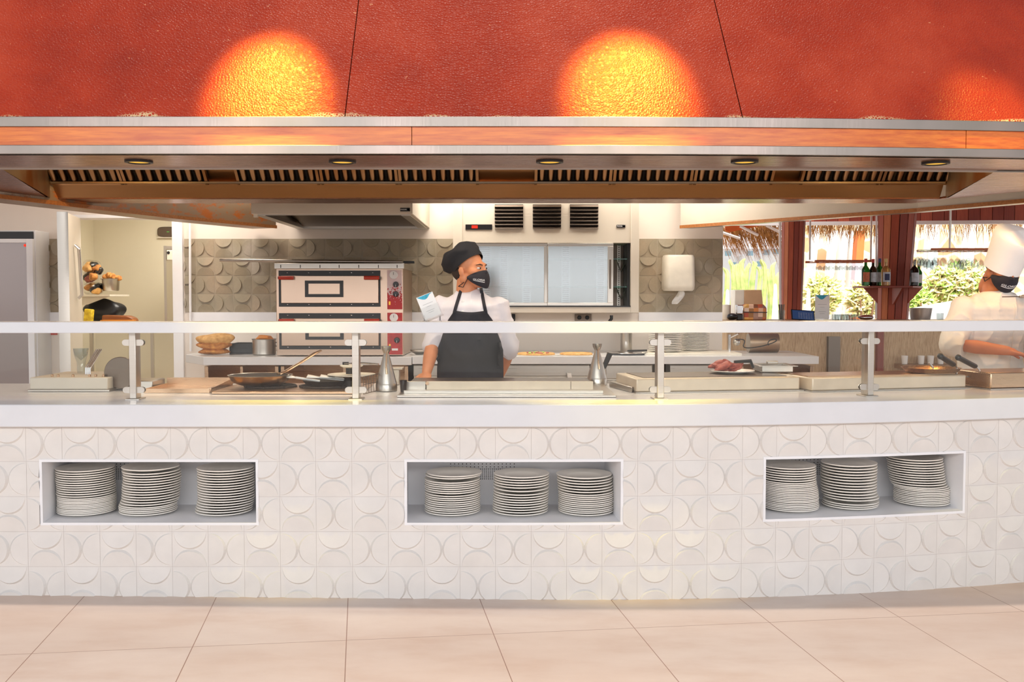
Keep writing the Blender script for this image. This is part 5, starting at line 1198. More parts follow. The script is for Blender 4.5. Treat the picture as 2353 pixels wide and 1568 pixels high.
bottle(2021, 10.42, .285, .038, 'bottle_green', 'cap_blue', 'label_silver', 'green bottle with a blue cap behind the clear one', .34)
bottle(2035.5, 10.27, .278, .046, 'bottle_amber', 'cap_gold', 'label_silver', 'pale amber bottle with a navy label in front of the column', .36, 'label_navy')
bottle(2101, 10.36, .272, .045, 'bottle_dark', 'bottle_amber', 'label_silver', 'dark bottle with a silver label right of the column')
bottle(2111, 10.55, .24, .036, 'bottle_green', 'cap_gold', 'paper', 'green bottle partly hidden at the right end of the shelf')
# things on the bar
def onbar(px, Y): return Vector((PX(px, Y, 730), Y, BZ + .001))
c = onbar(1735, 9.85); r = thing('patterned_tin', c, 'rounded tin box with an orange and brown patchwork print on the bar', 'box')
m = N('patchwork'); g_ = m.new('ShaderNodeTexCoord'); ck = m.new('ShaderNodeTexVoronoi', distance='CHEBYCHEV'); ck.inputs['Scale'].default_value = 22; ck.inputs['Randomness'].default_value = .25
m.l(g_.outputs['Object'], ck.inputs['Vector']); sp = m.new('ShaderNodeSeparateColor'); m.l(ck.outputs['Color'], sp.inputs[0])
m.bsdf(m.ramp(sp.outputs[0], [(.15, lin((190, 84, 50))), (.35, lin((236, 180, 90))), (.55, lin((120, 56, 40))), (.75, lin((244, 214, 190))), (.95, lin((214, 130, 60)))]), .4)
mb = MB(); w = .115
pts = [(c.x - w, c.z), (c.x - w, c.z + .13), (c.x - w + .03, c.z + .158), (c.x + w - .03, c.z + .155), (c.x + w, c.z + .12), (c.x + w, c.z)]
mb.prism(pts, c.y, c.y + .16, 'y'); build(mb, 'tin_body', 'patchwork', r, .012)
mb = MB(); mb.prism([(c.x - w - .003, c.z + .076), (c.x + w + .003, c.z + .072), (c.x + w + .003, c.z + .08), (c.x - w - .003, c.z + .084)], c.y - .004, c.y + .16, 'y'); build(mb, 'seam_strip', 'black_metal', r)
c2 = onbar(1720, 10.12); mb = MB(); mb.box(c2.x - .14, c2.x - .045, c2.y, c2.y + .2, c2.z, c2.z + .30, 1); mb.prism([(c2.x - .045, c2.z + .03), (c2.x - .045, c2.z + .30), (c2.x + .13, c2.z + .30), (c2.x + .145, c2.z + .16), (c2.x + .14, c2.z + .03)], c2.y, c2.y + .2, 'y', 0)
plain('box_tan', (214, 176, 136), .6)
tag(build(mb, 'coffee_machine', ['box_tan', 'white_plastic'], bevel=.006), 'tan and white box-shaped machine behind the patchwork tin', 'machine')
c = onbar(1700, 9.82); mb = MB(); mb.box(c.x - .035, c.x + .035, c.y, c.y + .06, c.z + .06, c.z + .15); mb.box(c.x - .03, c.x + .03, c.y + .0, c.y + .055, c.z + .0, c.z + .06, 1); tag(build(mb, 'chrome_dispenser', ['chrome', 'black_plastic'], bevel=.008), 'little chrome dispenser left of the patchwork tin', 'dispenser')
c = onbar(1683, 9.83); mb = MB(); lump(mb, (c.x, c.y, c.z + .035), (.055, .05, .034), 4, .05); tag(build(mb, 'black_appliance', 'black_plastic'), 'rounded black appliance at the left end of the bar', 'appliance')
c = onbar(1669, 9.95); mb = MB(); mb.lathe([(.04, c.z), (.043, c.z + .01), (.043, c.z + .15), (.0, c.z + .155)], (c.x, c.y, 0), 20); tag(build(mb, 'white_canister', 'white_plastic'), 'white canister at the very left end of the bar', 'canister')
c = onbar(1796, 9.8); r = thing('knife_jar', c, 'glass jar holding upright knives and straws left of the tablet', 'jar')
mb = MB(); mb.lathe([(.030, c.z), (.033, c.z + .10), (.031, c.z + .10), (.028, c.z + .005), (0, c.z + .004)], (c.x, c.y, 0), 20); build(mb, 'jar', 'drink_glass', r)
for k in range(6): mb = MB(); q = (k - 2.5) * .009; mb.tube([(c.x + q * .6, c.y + .008 * (k % 2), c.z + .01), (c.x + q * 1.25, c.y + .01 * (k % 2), c.z + .155)], .0045, 6); build(mb, 'utensil', ['black_metal', 'wood_brown', 'steel_dark'][k % 3], r)
c = onbar(1846, 9.78); r = thing('tablet', c, 'tilted black tablet showing a dark blue calendar screen', 'tablet'); r.rotation_euler = (R(-22), R(4), R(6))
mb = MB(); mb.box(-.12, .12, -.004, .004, .0, .108); build(mb, 'case', 'black_plastic', r, .003, local=True)
mb = MB(); mb.box(-.108, .108, -.0048, -.004, .008, .099); s_ = build(mb, 'screen', 'screen_glow', r, local=True)
mb = MB()
for i in range(6): mb.box(-.045 + .026 * i, -.0435 + .026 * i, -.0054, -.0048, .015, .08)
for i in range(5): mb.box(-.045, .1, -.0054, -.0048, .02 + .014 * i, .021 + .014 * i)
build(mb, 'calendar_grid', 'label_silver', s_, local=True)
mb = MB(); mb.box(-.03, .03, .01, .06, .0, .004); mb.cbox((0, .035, .04), (.05, .004, .09), rot=Matrix.Rotation(R(30), 3, 'X')); build(mb, 'kickstand', 'wood_brown', r, local=True)
card('sign_card', Vector((PX(1889, 9.75, 730), 9.75, BZ + .002)), .14, .235, R(0), 0, 'upright white card with a blue wave standing on the bar beside the tablet')
for k in range(9):
    p = 1917 + k * 6.4; c = onbar(p, 9.8 + .05 * (k % 2)); mb = MB(); mb.lathe([(.022, c.z), (.027, c.z + .058), (.0255, c.z + .058), (.020, c.z + .004), (0, c.z + .004)], (c.x, c.y, 0), 16)
    tag(build(mb, 'tumbler', 'drink_glass'), ORD[k] + ' small tumbler from the left in the row of glasses on the bar', 'glass', 'tumblers on the bar')
c = onbar(1990, 9.85); mb = MB(); lump(mb, (c.x, c.y, c.z + .028), (.075, .05, .026), 1, .03); tag(build(mb, 'steel_scoop', 'chrome'), 'shiny steel scoop on the bar in front of the wide column', 'scoop')
c = onbar(2115, 9.8); mb = MB(); mb.lathe([(.085, c.z), (.09, c.z + .005), (.108, c.z + .118), (.112, c.z + .12), (.105, c.z + .12), (.085, c.z + .008), (0, c.z + .008)], (c.x, c.y, 0), 36); tag(build(mb, 'ice_bucket', 'steel'), 'brushed steel ice bucket on the bar right of the wide column', 'bucket')
c = onbar(2160, 9.8); mb = MB(); mb.lathe([(.03, c.z), (.034, c.z + .07), (.032, c.z + .07), (.028, c.z + .005), (0, c.z + .004)], (c.x, c.y, 0), 20); tag(build(mb, 'tumbler', 'drink_glass'), 'single tumbler between the ice bucket and the chef', 'glass')
# glass racks with hanging glasses
def rack(pa, pb, py, Y, rods, lab):
    r = thing('glass_rack', (PX((pa + pb) / 2, Y), Y, PZ(py, Y)), lab, 'rack'); z = PZ(py, Y)
    for dy in (0, .35):
        mb = MB(); mb.box(PX(pa, Y + .35), PX(pb, Y), Y + dy, Y + dy + .03, z - .012, z + .012); build(mb, 'rail', 'wood_red_c', r, .003)
    for i in range(int((PX(pb, Y) - PX(pa, Y)) / .11) - 1):
        mb = MB(); x = PX(pa, Y + .35) + .05 + .11 * i; mb.box(x - .008, x + .008, Y + .03, Y + .35, z - .004, z + .004); build(mb, 'slat', 'white_paint', r)
    for p in rods: mb = MB(); mb.tube([(PX(p, Y), Y + .015, z + .012), (PX(p, Y), Y + .015, 2.69)], .010, 10); build(mb, 'hanger_rod', 'steel', r)
rack(2106, 2420, 573, 10.0, (2181, 2400), 'long glass rack with hanging wine glasses at right')
rack(1850, 2008, 600, 10.9, (1860, 2000), 'thin glass rack between the two wooden columns')
gm = MB(); gm.lathe([(.034, 0), (.034, -.003), (.005, -.008), (.004, -.07), (.02, -.085), (.036, -.115), (.033, -.165), (.031, -.165), (.034, -.115), (.018, -.088), (0, -.08)], (0, 0, 0), 20)
gp = build(gm, 'wine_glass', 'drink_glass', local=True, loc=(0, 0, 0)); fg = True; ngl = 0
for row, (Y, ps) in enumerate(((10.06, (2108, 2122, 2137, 2150, 2200, 2214)), (10.22, (2116, 2131, 2147, 2167, 2186, 2207, 2226, 2240, 2254)))):
    for i, p in enumerate(ps):
        if fg: o = gp; fg = False
        else: o = gp.copy(); COL.objects.link(o)
        o.location = (PX(p, Y, 590), Y, PZ(573, 10.0) - .006 - .0); o.scale = (1, 1, .92 + .12 * (i % 3))
        tag(o, '%s hanging wine glass from the left in the %s row of the long rack' % (ORD[i], ('front', 'rear')[row]), 'glass', 'wine glasses hanging from the long rack')
for i in range(10):
    o = gp.copy(); COL.objects.link(o); o.scale = (.8, .8, .55); o.location = (PX(1872 + 12 * i, 11.0, 610), 11.0, PZ(600, 10.9) - .006)
    tag(o, ORD[i] + ' small hanging glass from the left under the thin rack between the columns', 'glass', 'small glasses under the thin rack')
# boards, white band and thatch of the round roof edge
def arcY(x): return 11.6 + .10 * abs(x - 5.6)
r = thing('roof_fascia', (4.5, 11.8, 2.26), 'curved red-brown board fascia of the roof edge over the bar', 'fascia')
xs = frange(PX(1662, 11.8), 8.6, 46)
for k in range(46):
    mb = MB(); a, b = xs[k] + .003, xs[k + 1] - .003; mb.prism([(a, arcY(a)), (b, arcY(b)), (b, arcY(b) + .03), (a, arcY(a) + .03)], 2.285, 2.75)
    build(mb, 'board', ['wood_red_a', 'wood_red_b', 'wood_red_a', 'wood_red_b', 'wood_red_b'][k % 5], r)
mb = MB(); mb.ribbon(xs, lambda x: arcY(x) - .02, lambda x: arcY(x) + .06, 2.245, 2.285); build(mb, 'white_band', 'render_white', r)
mb = MB(); mb.ribbon(xs, lambda x: arcY(x) + .031, lambda x: arcY(x) + .05, 2.285, 2.75); build(mb, 'backing', 'wood_red_b', r)
rd = random.Random(3)
def thatch(lab, x0, x1, y0, zt, L0, L1, n, lean=0):
    mb = MB()
    for i in range(n):
        x = rd.uniform(x0, x1); y = arcY(x) + .1 + rd.uniform(-.03, .3); L = rd.uniform(L0, L1) * (1 if rd.random() < .8 else 1.4); dx = rd.uniform(-.08, .08) + lean * L; w = rd.uniform(.003, .008); dy = rd.uniform(-.05, .05)
        z = zt + rd.uniform(-.02, .06)
        mb.add([(x, y, z), (x + w, y + .004, z), (x + dx * .5 + w, y + dy * .5 + .004, z - L * .55), (x + dx * .5, y + dy * .5, z - L * .55), (x + dx, y + dy, z - L)], [(0, 1, 2, 3), (3, 2, 4)])
    o = build(mb, 'thatch_fringe', 'thatch', ang=80); tag(o, lab, 'thatch', None, 'stuff')
thatch('ragged thatch fringe hanging between the wooden columns', PX(1848, 12), PX(2018, 12), 12.15, 2.27, .10, .24, 520)
thatch('thin dark thatch fringe hanging over the glass rack at right', PX(2095, 12), PX(2500, 12), 12.15, 2.27, .06, .26, 620)
thatch('long slanting thatch hanging over the cacti', PX(1655, 12), PX(1792, 12), 12.3, 2.24, .12, .42, 700, .35)
# orange boards with white rafters at the left opening
r = thing('rafter', (PX(1720, 12), 12.2, 2.2), 'orange roof boards with white rafters above the cacti', 'rafters')
mb = MB(); mb.prism([(PX(1662, 12), 2.19), (PX(1672, 12), 2.17), (PX(1735, 12), 2.24), (PX(1795, 12), 2.27), (PX(1795, 12), 2.45), (PX(1662, 12), 2.45)], 11.92, 11.95, 'y'); build(mb, 'boards', 'paint_orange', r)
for a, b in (((1655, 533), (1700, 548)), ((1700, 520), (1742, 541)), ((1760, 518), (1800, 538))):
    mb = MB(); mb.tube([at(*a, 11.92), at(*b, 11.92)], .018, 6); build(mb, 'white_batten', 'render_white', r)
# stone wall, slanting white posts and orange pillar of the neighbouring building
Y = 17.5; mb = MB(); mb.box(PX(1835, Y), PX(2600, Y), Y, Y + .4, -.1, PZ(500, Y)); struct(build(mb, 'wall_stone', 'stone_wall'))
for k, (a, b, c_, d) in enumerate(((1853, 1862, 742, 520), (1893, 1905, 742, 530), (1917, 1930, 742, 530), (1953, 1962, 742, 530), (1997, 2007, 742, 530), (2120, 2140, 742, 505), (2208, 2224, 742, 505))):
    mb = MB(); Y = 16.9; s = 22 if k not in (3,) else 4
    x0, x1 = PX(a - s * .5, Y, c_), PX(a + s, Y, d); w = (PX(b, Y) - PX(a, Y)); z0, z1 = -.1, PZ(d, Y)
    mb.prism([(x0, z0), (x0 + w, z0), (x1 + w, z1), (x1, z1)], Y, Y + .25, 'y'); tag(build(mb, 'white_post', 'render_white'), ORD[k] + ' slanting white post from the left before the stone wall', 'post', 'slanting white posts')
Y = 16.4; r = thing('painted_pillar', (PX(1975, Y), Y, -.1), 'orange pillar with a pale lilac middle beyond the bottles', 'pillar')
mb = MB(); mb.prism([(PX(1959, Y), -.1), (PX(1977, Y), -.1), (PX(1978, Y), PZ(703, Y)), (PX(1960, Y), PZ(703, Y))], Y, Y + .2, 'y'); build(mb, 'lower_shaft', 'paint_orange', r)
mb = MB(); mb.prism([(PX(1960, Y), PZ(703, Y)), (PX(1978, Y), PZ(703, Y)), (PX(1982, Y), PZ(600, Y)), (PX(1965, Y), PZ(600, Y))], Y, Y + .2, 'y'); plain('lilac', (206, 190, 200), .8); build(mb, 'middle_shaft', 'lilac', r)
mb = MB(); mb.prism([(PX(1965, Y), PZ(600, Y)), (PX(1982, Y), PZ(600, Y)), (PX(1985, Y), PZ(530, Y)), (PX(1969, Y), PZ(530, Y))], Y, Y + .2, 'y'); build(mb, 'upper_shaft', 'paint_orange', r)
# cacti
def cactus(px, pw, ptop, Y, seed):
    mb = MB(); x = PX(px, Y); zt_ = PZ(ptop, Y); rad = pw / 2 / F * Y; n = 24; rr = random.Random(seed)
    for i, z in enumerate(frange(-.1, zt_, 12)):
        pass
    vs = []; lv = frange(-.1, zt_ - .1, 9) + [zt_ - .05, zt_ - .018, zt_]
    for i, z in enumerate(lv):
        k = (.9 + .1 * math.sin(i * 1.3 + seed)) if i < 10 else (.86, .6, .15)[i - 10]; wob = .03 * math.sin(i * .9 + seed)
        for j in range(n): a = 2 * PI * j / n; q = rad * k * (1 + .16 * (1 if j % 4 < 2 else -1)); vs.append((x + wob + q * math.cos(a), Y + q * math.sin(a), z))
    mb.add(vs, [(i * n + j, i * n + (j + 1) % n, (i + 1) * n + (j + 1) % n, (i + 1) * n + j) for i in range(12) for j in range(n)] + [tuple(12 * n + j for j in range(n))], 0, True)
    return mb
r = thing('cactus_clump', (PX(1720, 14.5), 14.5, -.1), 'dense clump of tall green column cacti outside the opening', 'cactus')
for i, (p, w, t) in enumerate(((1666, 12, 615), (1680, 10, 596), (1693, 13, 606), (1706, 12, 594), (1717, 11, 604), (1729, 13, 600), (1741, 10, 612), (1752, 12, 596), (1765, 12, 618), (1778, 10, 602), (1788, 10, 622))):
    build(cactus(p, w, t, 14.5 + .35 * (i % 3), i), 'stem', 'cactus_green', r)
def bush(name, lab, px, py, rx, ry, Y, n, mats, sz_=.12, seed=1):
    rr = random.Random(seed); c = at(px, py, Y); mb = MB(); ax, az = rx * Y / F, ry * Y / F
    for i in range(n):
        while True:
            q = Vector((rr.uniform(-1, 1), rr.uniform(-1, 1), rr.uniform(-1, 1)))
            if .3 < q.length < 1: break
        p = c + Vector((q.x * ax, q.y * ax * .6, q.z * az)); d = Vector((rr.uniform(-1, 1), rr.uniform(-1, 1), rr.uniform(-.6, 1))).normalized(); s = d.orthogonal().normalized() * sz_ * .22
        L = sz_ * rr.uniform(.6, 1.4); mb.add([p, p + d * L * .5 + s, p + d * L, p + d * L * .5 - s], [(0, 1, 2, 3)], rr.randrange(len(mats)))
    r = thing(name, (c.x, Y, -.1), lab, 'bush'); build(mb, 'foliage', mats, r)
    mb = MB()
    for i in range(5): mb.tube([(c.x + rr.uniform(-.1, .1), Y, -.1), (c.x + rr.uniform(-.5, .5) * ax, Y + rr.uniform(-.2, .2), c.z)], [.03, .012], 6)
    build(mb, 'stems', 'wood_brown', r)
bush('garden_shrub', 'yellow-green leafy shrub seen between the columns', 1890, 678, 40, 40, 15.2, 2600, ['leaf_green', 'leaf_pale', 'leaf_green'], .11, 2)
bush('garden_shrub', 'pale shrub behind the tablet and the sign card', 1985, 690, 34, 40, 14.0, 1500, ['leaf_green', 'leaf_pale'], .11, 3)
bush('garden_shrub', 'green and ochre shrub beyond the glass rack', 2210, 655, 85, 48, 15.6, 4200, ['leaf_green', 'leaf_pale', 'leaf_pale', 'leaf_deep'], .11, 4)
bush('garden_shrub', 'bright green shrub low beside the bottle shelf', 2116, 696, 26, 22, 14.7, 700, ['leaf_green', 'leaf_deep'], .12, 5)
for px, Y, top, w, lab in ((1781, 13.6, 655, 22, 'closed white parasol left of the narrower column'), (1671, 13.8, 668, 20, 'closed white parasol at the wall end below the cacti'), (1857, 13.5, 665, 24, 'closed white parasol right of the narrower column'), (1888, 13.9, 668, 20, 'closed white parasol behind the upright sign card')):
    x = PX(px, Y); mb = MB(); z1 = PZ(top, Y); rad = w / 2 * Y / F
    r = thing('closed_parasol', (x, Y, -.1), lab, 'parasol', 'closed white parasols in the garden')
    mb.lathe([(rad * 1.0, z1 - .9), (rad * .85, z1 - .6), (rad * .45, z1 - .2), (.02, z1), (0, z1 + .02)], (x, Y, 0), 16); build(mb, 'canopy', 'canvas_white', r)
    mb = MB(); mb.tube([(x, Y, -.1), (x, Y, z1 - .8)], .03, 8); build(mb, 'pole', 'render_white', r)
Y = 12.9; x = PX(2150, Y); z1 = PZ(690, Y); r = thing('parasol', (x, Y, -.1), 'open white parasol behind the ice bucket', 'parasol')
mb = MB(); mb.lathe([(.95, z1 - .42), (.93, z1 - .38), (.6, z1 - .12), (0, z1)], (x + .25, Y, 0), 24); build(mb, 'canopy', 'canvas_white', r)
mb = MB(); mb.tube([(x + .25, Y, -.1), (x + .25, Y, z1 - .02)], .025, 8); build(mb, 'pole', 'render_white', r)
Y = 42; r = thing('hotel_building', (PX(1740, Y), Y + 3, -.1), 'pale white hotel block with light blue windows far behind the cacti', 'building')
mb = MB(); mb.box(PX(1640, Y), PX(1830, Y), Y, Y + 6, -.1, PZ(572, Y)); mb.box(PX(1690, Y), PX(1775, Y), Y - 1, Y, -.1, PZ(590, Y)); build(mb, 'walls', 'render_white', r)
for p, q in ((1672, 582), (1722, 582), (1760, 580), (1782, 578), (1690, 608), (1745, 606)):
    mb = MB(); y_ = Y - (1.03 if 1690 < p < 1775 and q > 590 else .03); mb.box(PX(p - 7, y_), PX(p + 7, y_), y_, y_ + .03, PZ(q + 6, y_), PZ(q - 5, y_)); build(mb, 'window', 'window_blue', r)
# ================================================================== people
def RZ(a): return Matrix.Rotation(a, 3, 'Z')
def head_mb(mb, T):
    """head facing -y with its centre at the eyes, T maps head frame to body frame"""
    s = len(mb.v)
    mb.ell((0, .022, .035), (.074, .094, .088)); mb.ell((0, -.03, -.015), (.063, .062, .085)); mb.ell((0, -.052, -.075), (.046, .042, .036)); mb.ell((0, -.078, -.088), (.02, .018, .018))
    mb.ell((0, -.073, .022), (.05, .022, .016)); mb.ell((0, -.098, -.022), (.011, .018, .016)); mb.ell((0, -.090, -.004), (.009, .013, .026)); mb.ell((.013, -.09, -.026), (.009, .011, .008)); mb.ell((-.013, -.09, -.026), (.009, .011, .008))
    mb.ell((0, -.088, -.056), (.024, .012, .007)); mb.ell((0, -.086, -.064), (.02, .012, .007))
    for q in (-1, 1):
        mb.ell((q * .048, -.052, -.02), (.026, .03, .024)); mb.ell((q * .079, .012, -.012), (.009, .020, .031), Matrix.Rotation(R(-12 * 1), 3, 'X')); mb.ell((q * .062, .01, -.05), (.02, .03, .03))
    mb.cap([(0, .03, -.06), (0, .045, -.15)], [.062, .062], 18)
    for i in range(s, len(mb.v)): mb.v[i] = T @ mb.v[i]
def hand_mb(mb, wrist, d, palm_n, sc=1.0, curl=.5, spread=.25, thumb=1):
    """palm and five bent fingers; d = direction from wrist to fingers, palm_n = palm side"""
    d = Vector(d).normalized(); n = Vector(palm_n); n = (n - d * n.dot(d)).normalized(); x = d.cross(n) * thumb; w = Vector(wrist)
    rot = Matrix((x, d, n)).transposed()
    mb.ell(w + d * .045 * sc, (.038 * sc, .05 * sc, .015 * sc), rot, 16, 10)
    mb.cap([w, w + d * .03 * sc], [.024 * sc, .024 * sc], 12)
    for k, (o, L) in enumerate(((-.030, .062), (-.010, .072), (.011, .068), (.030, .054))):
        p = w + d * .085 * sc + x * o * sc * 1.05; dd = (d + x * (o * 6 * spread)).normalized(); pts = [p - d * .02 * sc, p]; a = 0
        for j in range(3):
            a += curl * (.5 + .25 * j); q = dd * math.cos(a) + n * math.sin(a); pts.append(pts[-1] + q * L * sc * (.42, .32, .26)[j])
        mb.cap(pts, [.0095 * sc, .0092 * sc, .0088 * sc, .0082 * sc, .0072 * sc], 10)
    p = w + d * .03 * sc - x * .03 * sc; q = (-x * .75 + d * .6 + n * .25).normalized(); mb.cap([p, p + q * .035 * sc, p + (q * .04 + (d * .9 + n * .3 - x * .1) * .03) * sc], [.013 * sc, .011 * sc, .0085 * sc], 10)
from mathutils import noise as mnoise
def person(name, loc, label, shirt_m, skin, head_T, arms, sleeves, hat, hair=True, rz=0, torso_lean=0):
    r = thing(name, loc, label, 'person', None, rz)
    mb = MB()
    # trunk, legs, feet
    def lean(p): p = Vector(p); k = max(0, p.z - .95); return Vector((p.x, p.y - torso_lean * k, p.z))
    trunk = [(0, 0, .92, .16, .11), (0, 0, 1.02, .15, .105), (0, 0, 1.12, .15, .105), (0, 0, 1.24, .165, .11), (0, .005, 1.33, .17, .10), (0, .015, 1.385, .12, .075), (0, .02, 1.42, .062, .06)]
    for a, b in zip(trunk, trunk[1:]):
        for t in (0, .5): c = [a[i] + (b[i] - a[i]) * t for i in range(5)]; mb.ell(lean(c[:3]), (c[3], c[4], .075 if c[2] < 1.35 else .04), n=20, m_=10)
    for q in (-1, 1):
        mb.cap([(q * .09, 0, .9), (q * .105, -.01, .5), (q * .11, .01, .1)], [.088, .058, .038], 16)
        mb.cap([(q * .11, .02, .05), (q * .115, -.1, .035), (q * .118, -.17, .03)], [.036, .036, .028], 12)
    for sh, el, wr in arms:
        mb.cap([lean(sh), lean(Vector(sh).lerp(Vector(el), .5)), el, Vector(el).lerp(Vector(wr), .45), wr], [.052, .047, .042, .040, .027], 16)
    for (sh, el, wr), hd_ in zip(arms, hat['hands']): hand_mb(mb, wr, *hd_)
    head_mb(mb, head_T)
    mb.cap([head_T @ Vector((0, .04, -.13)), lean((0, .02, 1.40))], [.058, .066], 18)
    body = remesh(mb, .0052, 5); b_ob = build(body, 'body', skin, r, local=True)
    # jacket
    mb = MB(); k = 1.14
    for a, b in zip(trunk[:-1], trunk[1:]):
        for t in (0, .35, .7): c = [a[i] + (b[i] - a[i]) * t for i in range(5)]; mb.ell(lean(c[:3]), (c[3] * k + .012, c[4] * k + .014, .07 if c[2] < 1.34 else .035), n=24, m_=10)
    mb.ell((0, 0, .88), (.2, .15, .09), n=24)
    for (sh, el, wr), (f_, w0, w1) in zip(arms, sleeves):
        sh, el, wr = lean(sh), Vector(el), Vector(wr); end = el.lerp(wr, f_)
        mb.cap([sh, sh.lerp(el, .5), el], [.074, w0, w0 * .98], 18)
        if f_ > 0: mb.tube([el, end], [w0, w1], 18)
    jk = remesh(mb, .0075, 8)
    rz_seed = loc[0] * 7
    tm = bpy.data.meshes.new('tmp'); tm.from_pydata([tuple(p) for p in jk.v], [], jk.f); nrm_ = [v.normal.copy() for v in tm.vertices]; bpy.data.meshes.remove(tm)
    for i, p in enumerate(jk.v):    # folds of the cloth
        q = Vector((p.x * 5 + p.z * 2, p.y * 4, p.z * 4.2 - p.x * 2)); a = 1 - abs(mnoise.noise(q * 1.5 + Vector((rz_seed, 0, 0)))) * 2; b_ = mnoise.noise(q * 4)
        jk.v[i] = p + nrm_[i] * (.011 * max(0, a) ** 3 - .004 + .0025 * b_)
    for i, p in enumerate([]):
        f_ = .0035 * math.sin(p.x * 34 + 9 * p.z) * math.sin(p.z * 21 - 6 * p.x) + .0022 * math.sin(55 * p.x + 31 * p.z)
        jk.v[i] = p + Vector((0, -1, 0)) * f_ if p.y < .02 else p
    j_ob = build(jk, 'jacket', shirt_m, r, local=True)
    # trousers and shoes
    mb = MB(); mb.ell((0, 0, .9), (.175, .13, .09))
    for q in (-1, 1): mb.cap([(q * .09, 0, .88), (q * .105, -.01, .5)], [.102, .076], 16); mb.tube([(q * .105, -.01, .5), (q * .11, .01, .09)], [.076, .065], 16)
    build(remesh(mb, .012, 5), 'trousers', 'trouser_dark', r, local=True)
    for q in (-1, 1):
        mb = MB(); mb.cap([(q * .11, .03, .05), (q * .115, -.1, .042), (q * .118, -.18, .036)], [.046, .046, .036], 14)
        for i, p in enumerate(mb.v): p.z = max(p.z, .0)
        build(mb, 'shoe', 'shoe_black', r, local=True)
    # eyes, brows
    if hat.get('closed'):
        for q in (-1, 1):
            mb = MB(); mb.tube([head_T @ Vector((q * .018, -.0845, -.002)), head_T @ Vector((q * .031, -.0895, -.006)), head_T @ Vector((q * .045, -.0815, -.003))], [.0016, .0026, .0014], 8); build(mb, 'eyelash', 'hair_dark', r, local=True)
    for q in ((-1, 1) if not hat.get('closed') else ()):
        mb = MB(); mb.ell(head_T @ Vector((q * .031, -.0755, .001)), (.0125, .0118, .0068), head_T.to_3x3(), n=14, m_=10); e_ = build(mb, 'eye', 'eye_white', r, local=True)
        mb = MB(); mb.ell(head_T @ Vector((q * .031 + .003 * hat.get('gaze', 0), -.0862, .0005)), (.0058, .0035, .0062), n=10, m_=8); build(mb, 'iris', 'eye_iris', e_, local=True)
        mb = MB(); mb.tube([head_T @ Vector((q * .012, -.094, .018)), head_T @ Vector((q * .032, -.0905, .0225)), head_T @ Vector((q * .052, -.076, .019))], [.0022, .0032, .0014], 8); build(mb, 'eyebrow', 'hair_dark', r, local=True)
    return r, body, jk, lean
def ray_on(tree, o, d, off):
    h = tree.ray_cast(Vector(o), Vector(d).normalized())
    return None if h[0] is None else h[0] - Vector(d).normalized() * off
def mask(r, body, T, txt=True, tilt=0):
    tree = bvh(body)
    def prof(u):      # u -1..1 across, returns z top, z bottom in head frame
        a = abs(u); return (-.012 - .034 * a ** 1.6, -.118 + .066 * a ** 1.6)
    def pt(u, v, off=.0):
        th = u * R(74); zt_, zb_ = prof(u); z = zb_ + (zt_ - zb_) * v
        d = Vector((math.sin(th), -math.cos(th), 0)); o = T @ (d * .3 + Vector((0, .0, z))); dd = (T @ Vector((0, 0, z))) - o
        h = tree.ray_cast(o, dd.normalized()); base = h[0] if h[0] is not None else T @ (d * .09 + Vector((0, 0, z)))
        # smooth tent shape over nose and chin
        rad = .112 * math.cos(th * .62) ** .8 * (1 - .10 * (2 * v - 1) ** 2) if abs(u) < .95 else 0
        tent = T @ (d * rad + Vector((0, 0, z))); L0 = (base - (T @ Vector((0, 0, z)))).length; L1 = max(L0 + .003, rad)
        return (T @ Vector((0, 0, z))) + (T.to_3x3() @ d) * (L1 + off)
    mb = MB(); mb.grid(28, 14, lambda u, v: pt(u * 2 - 1, v)); mk = build(mb, 'face_mask', 'mask_black', r, local=True, solid=.002)
    for q in (-1, 1):
        mb = MB()
        for v in (.05, .95):
            a = pt(q * .98, v); b = T @ Vector((q * .073, .010, -.078 - (1 - v) * .026)); c = T @ Vector((q * .062, .052, -.094)); mb.tube([a, b, c], .0022, 6)
        build(mb, 'mask_strap', 'mask_black', mk, local=True)
    return pt, mk
def mask_text(r, mk, pt, u0, u1, v0, sc):
    mb = MB()
    for txt, dv, size, sh in (('GLORIA', 0, .021, .25), ('__', -.16, .0, 0)):
        if not size: 
            mb.add([tuple(pt(u0 + (u1 - u0) * (i / 8), v0 - .13 + .035 * j, .0022)) for j in range(2) for i in range(9)], [(i, i + 1, 9 + i + 1, 9 + i) for i in range(8)], 0, False); continue
        t = textmb(txt, 1.0, .25, .012); xs_ = [p.x for p in t.v]; w = max(xs_) - min(xs_)
        bm = bmesh.new(); vs = [bm.verts.new(p) for p in t.v]
        for f_ in t.f:
            try: bm.faces.new([vs[i] for i in f_])
            except ValueError: pass
        bmesh.ops.subdivide_edges(bm, edges=bm.edges[:], cuts=1); bm.verts.index_update()
        V = [tuple(pt(u0 + (u1 - u0) * ((v.co.x - min(xs_)) / w), v0 + v.co.y * sc, .0022)) for v in bm.verts]
        mb.add(V, [[v.index for v in f_.verts] for f_ in bm.faces], 0, False); bm.free()
    build(mb, 'logo_print', 'print_white', mk, local=True)
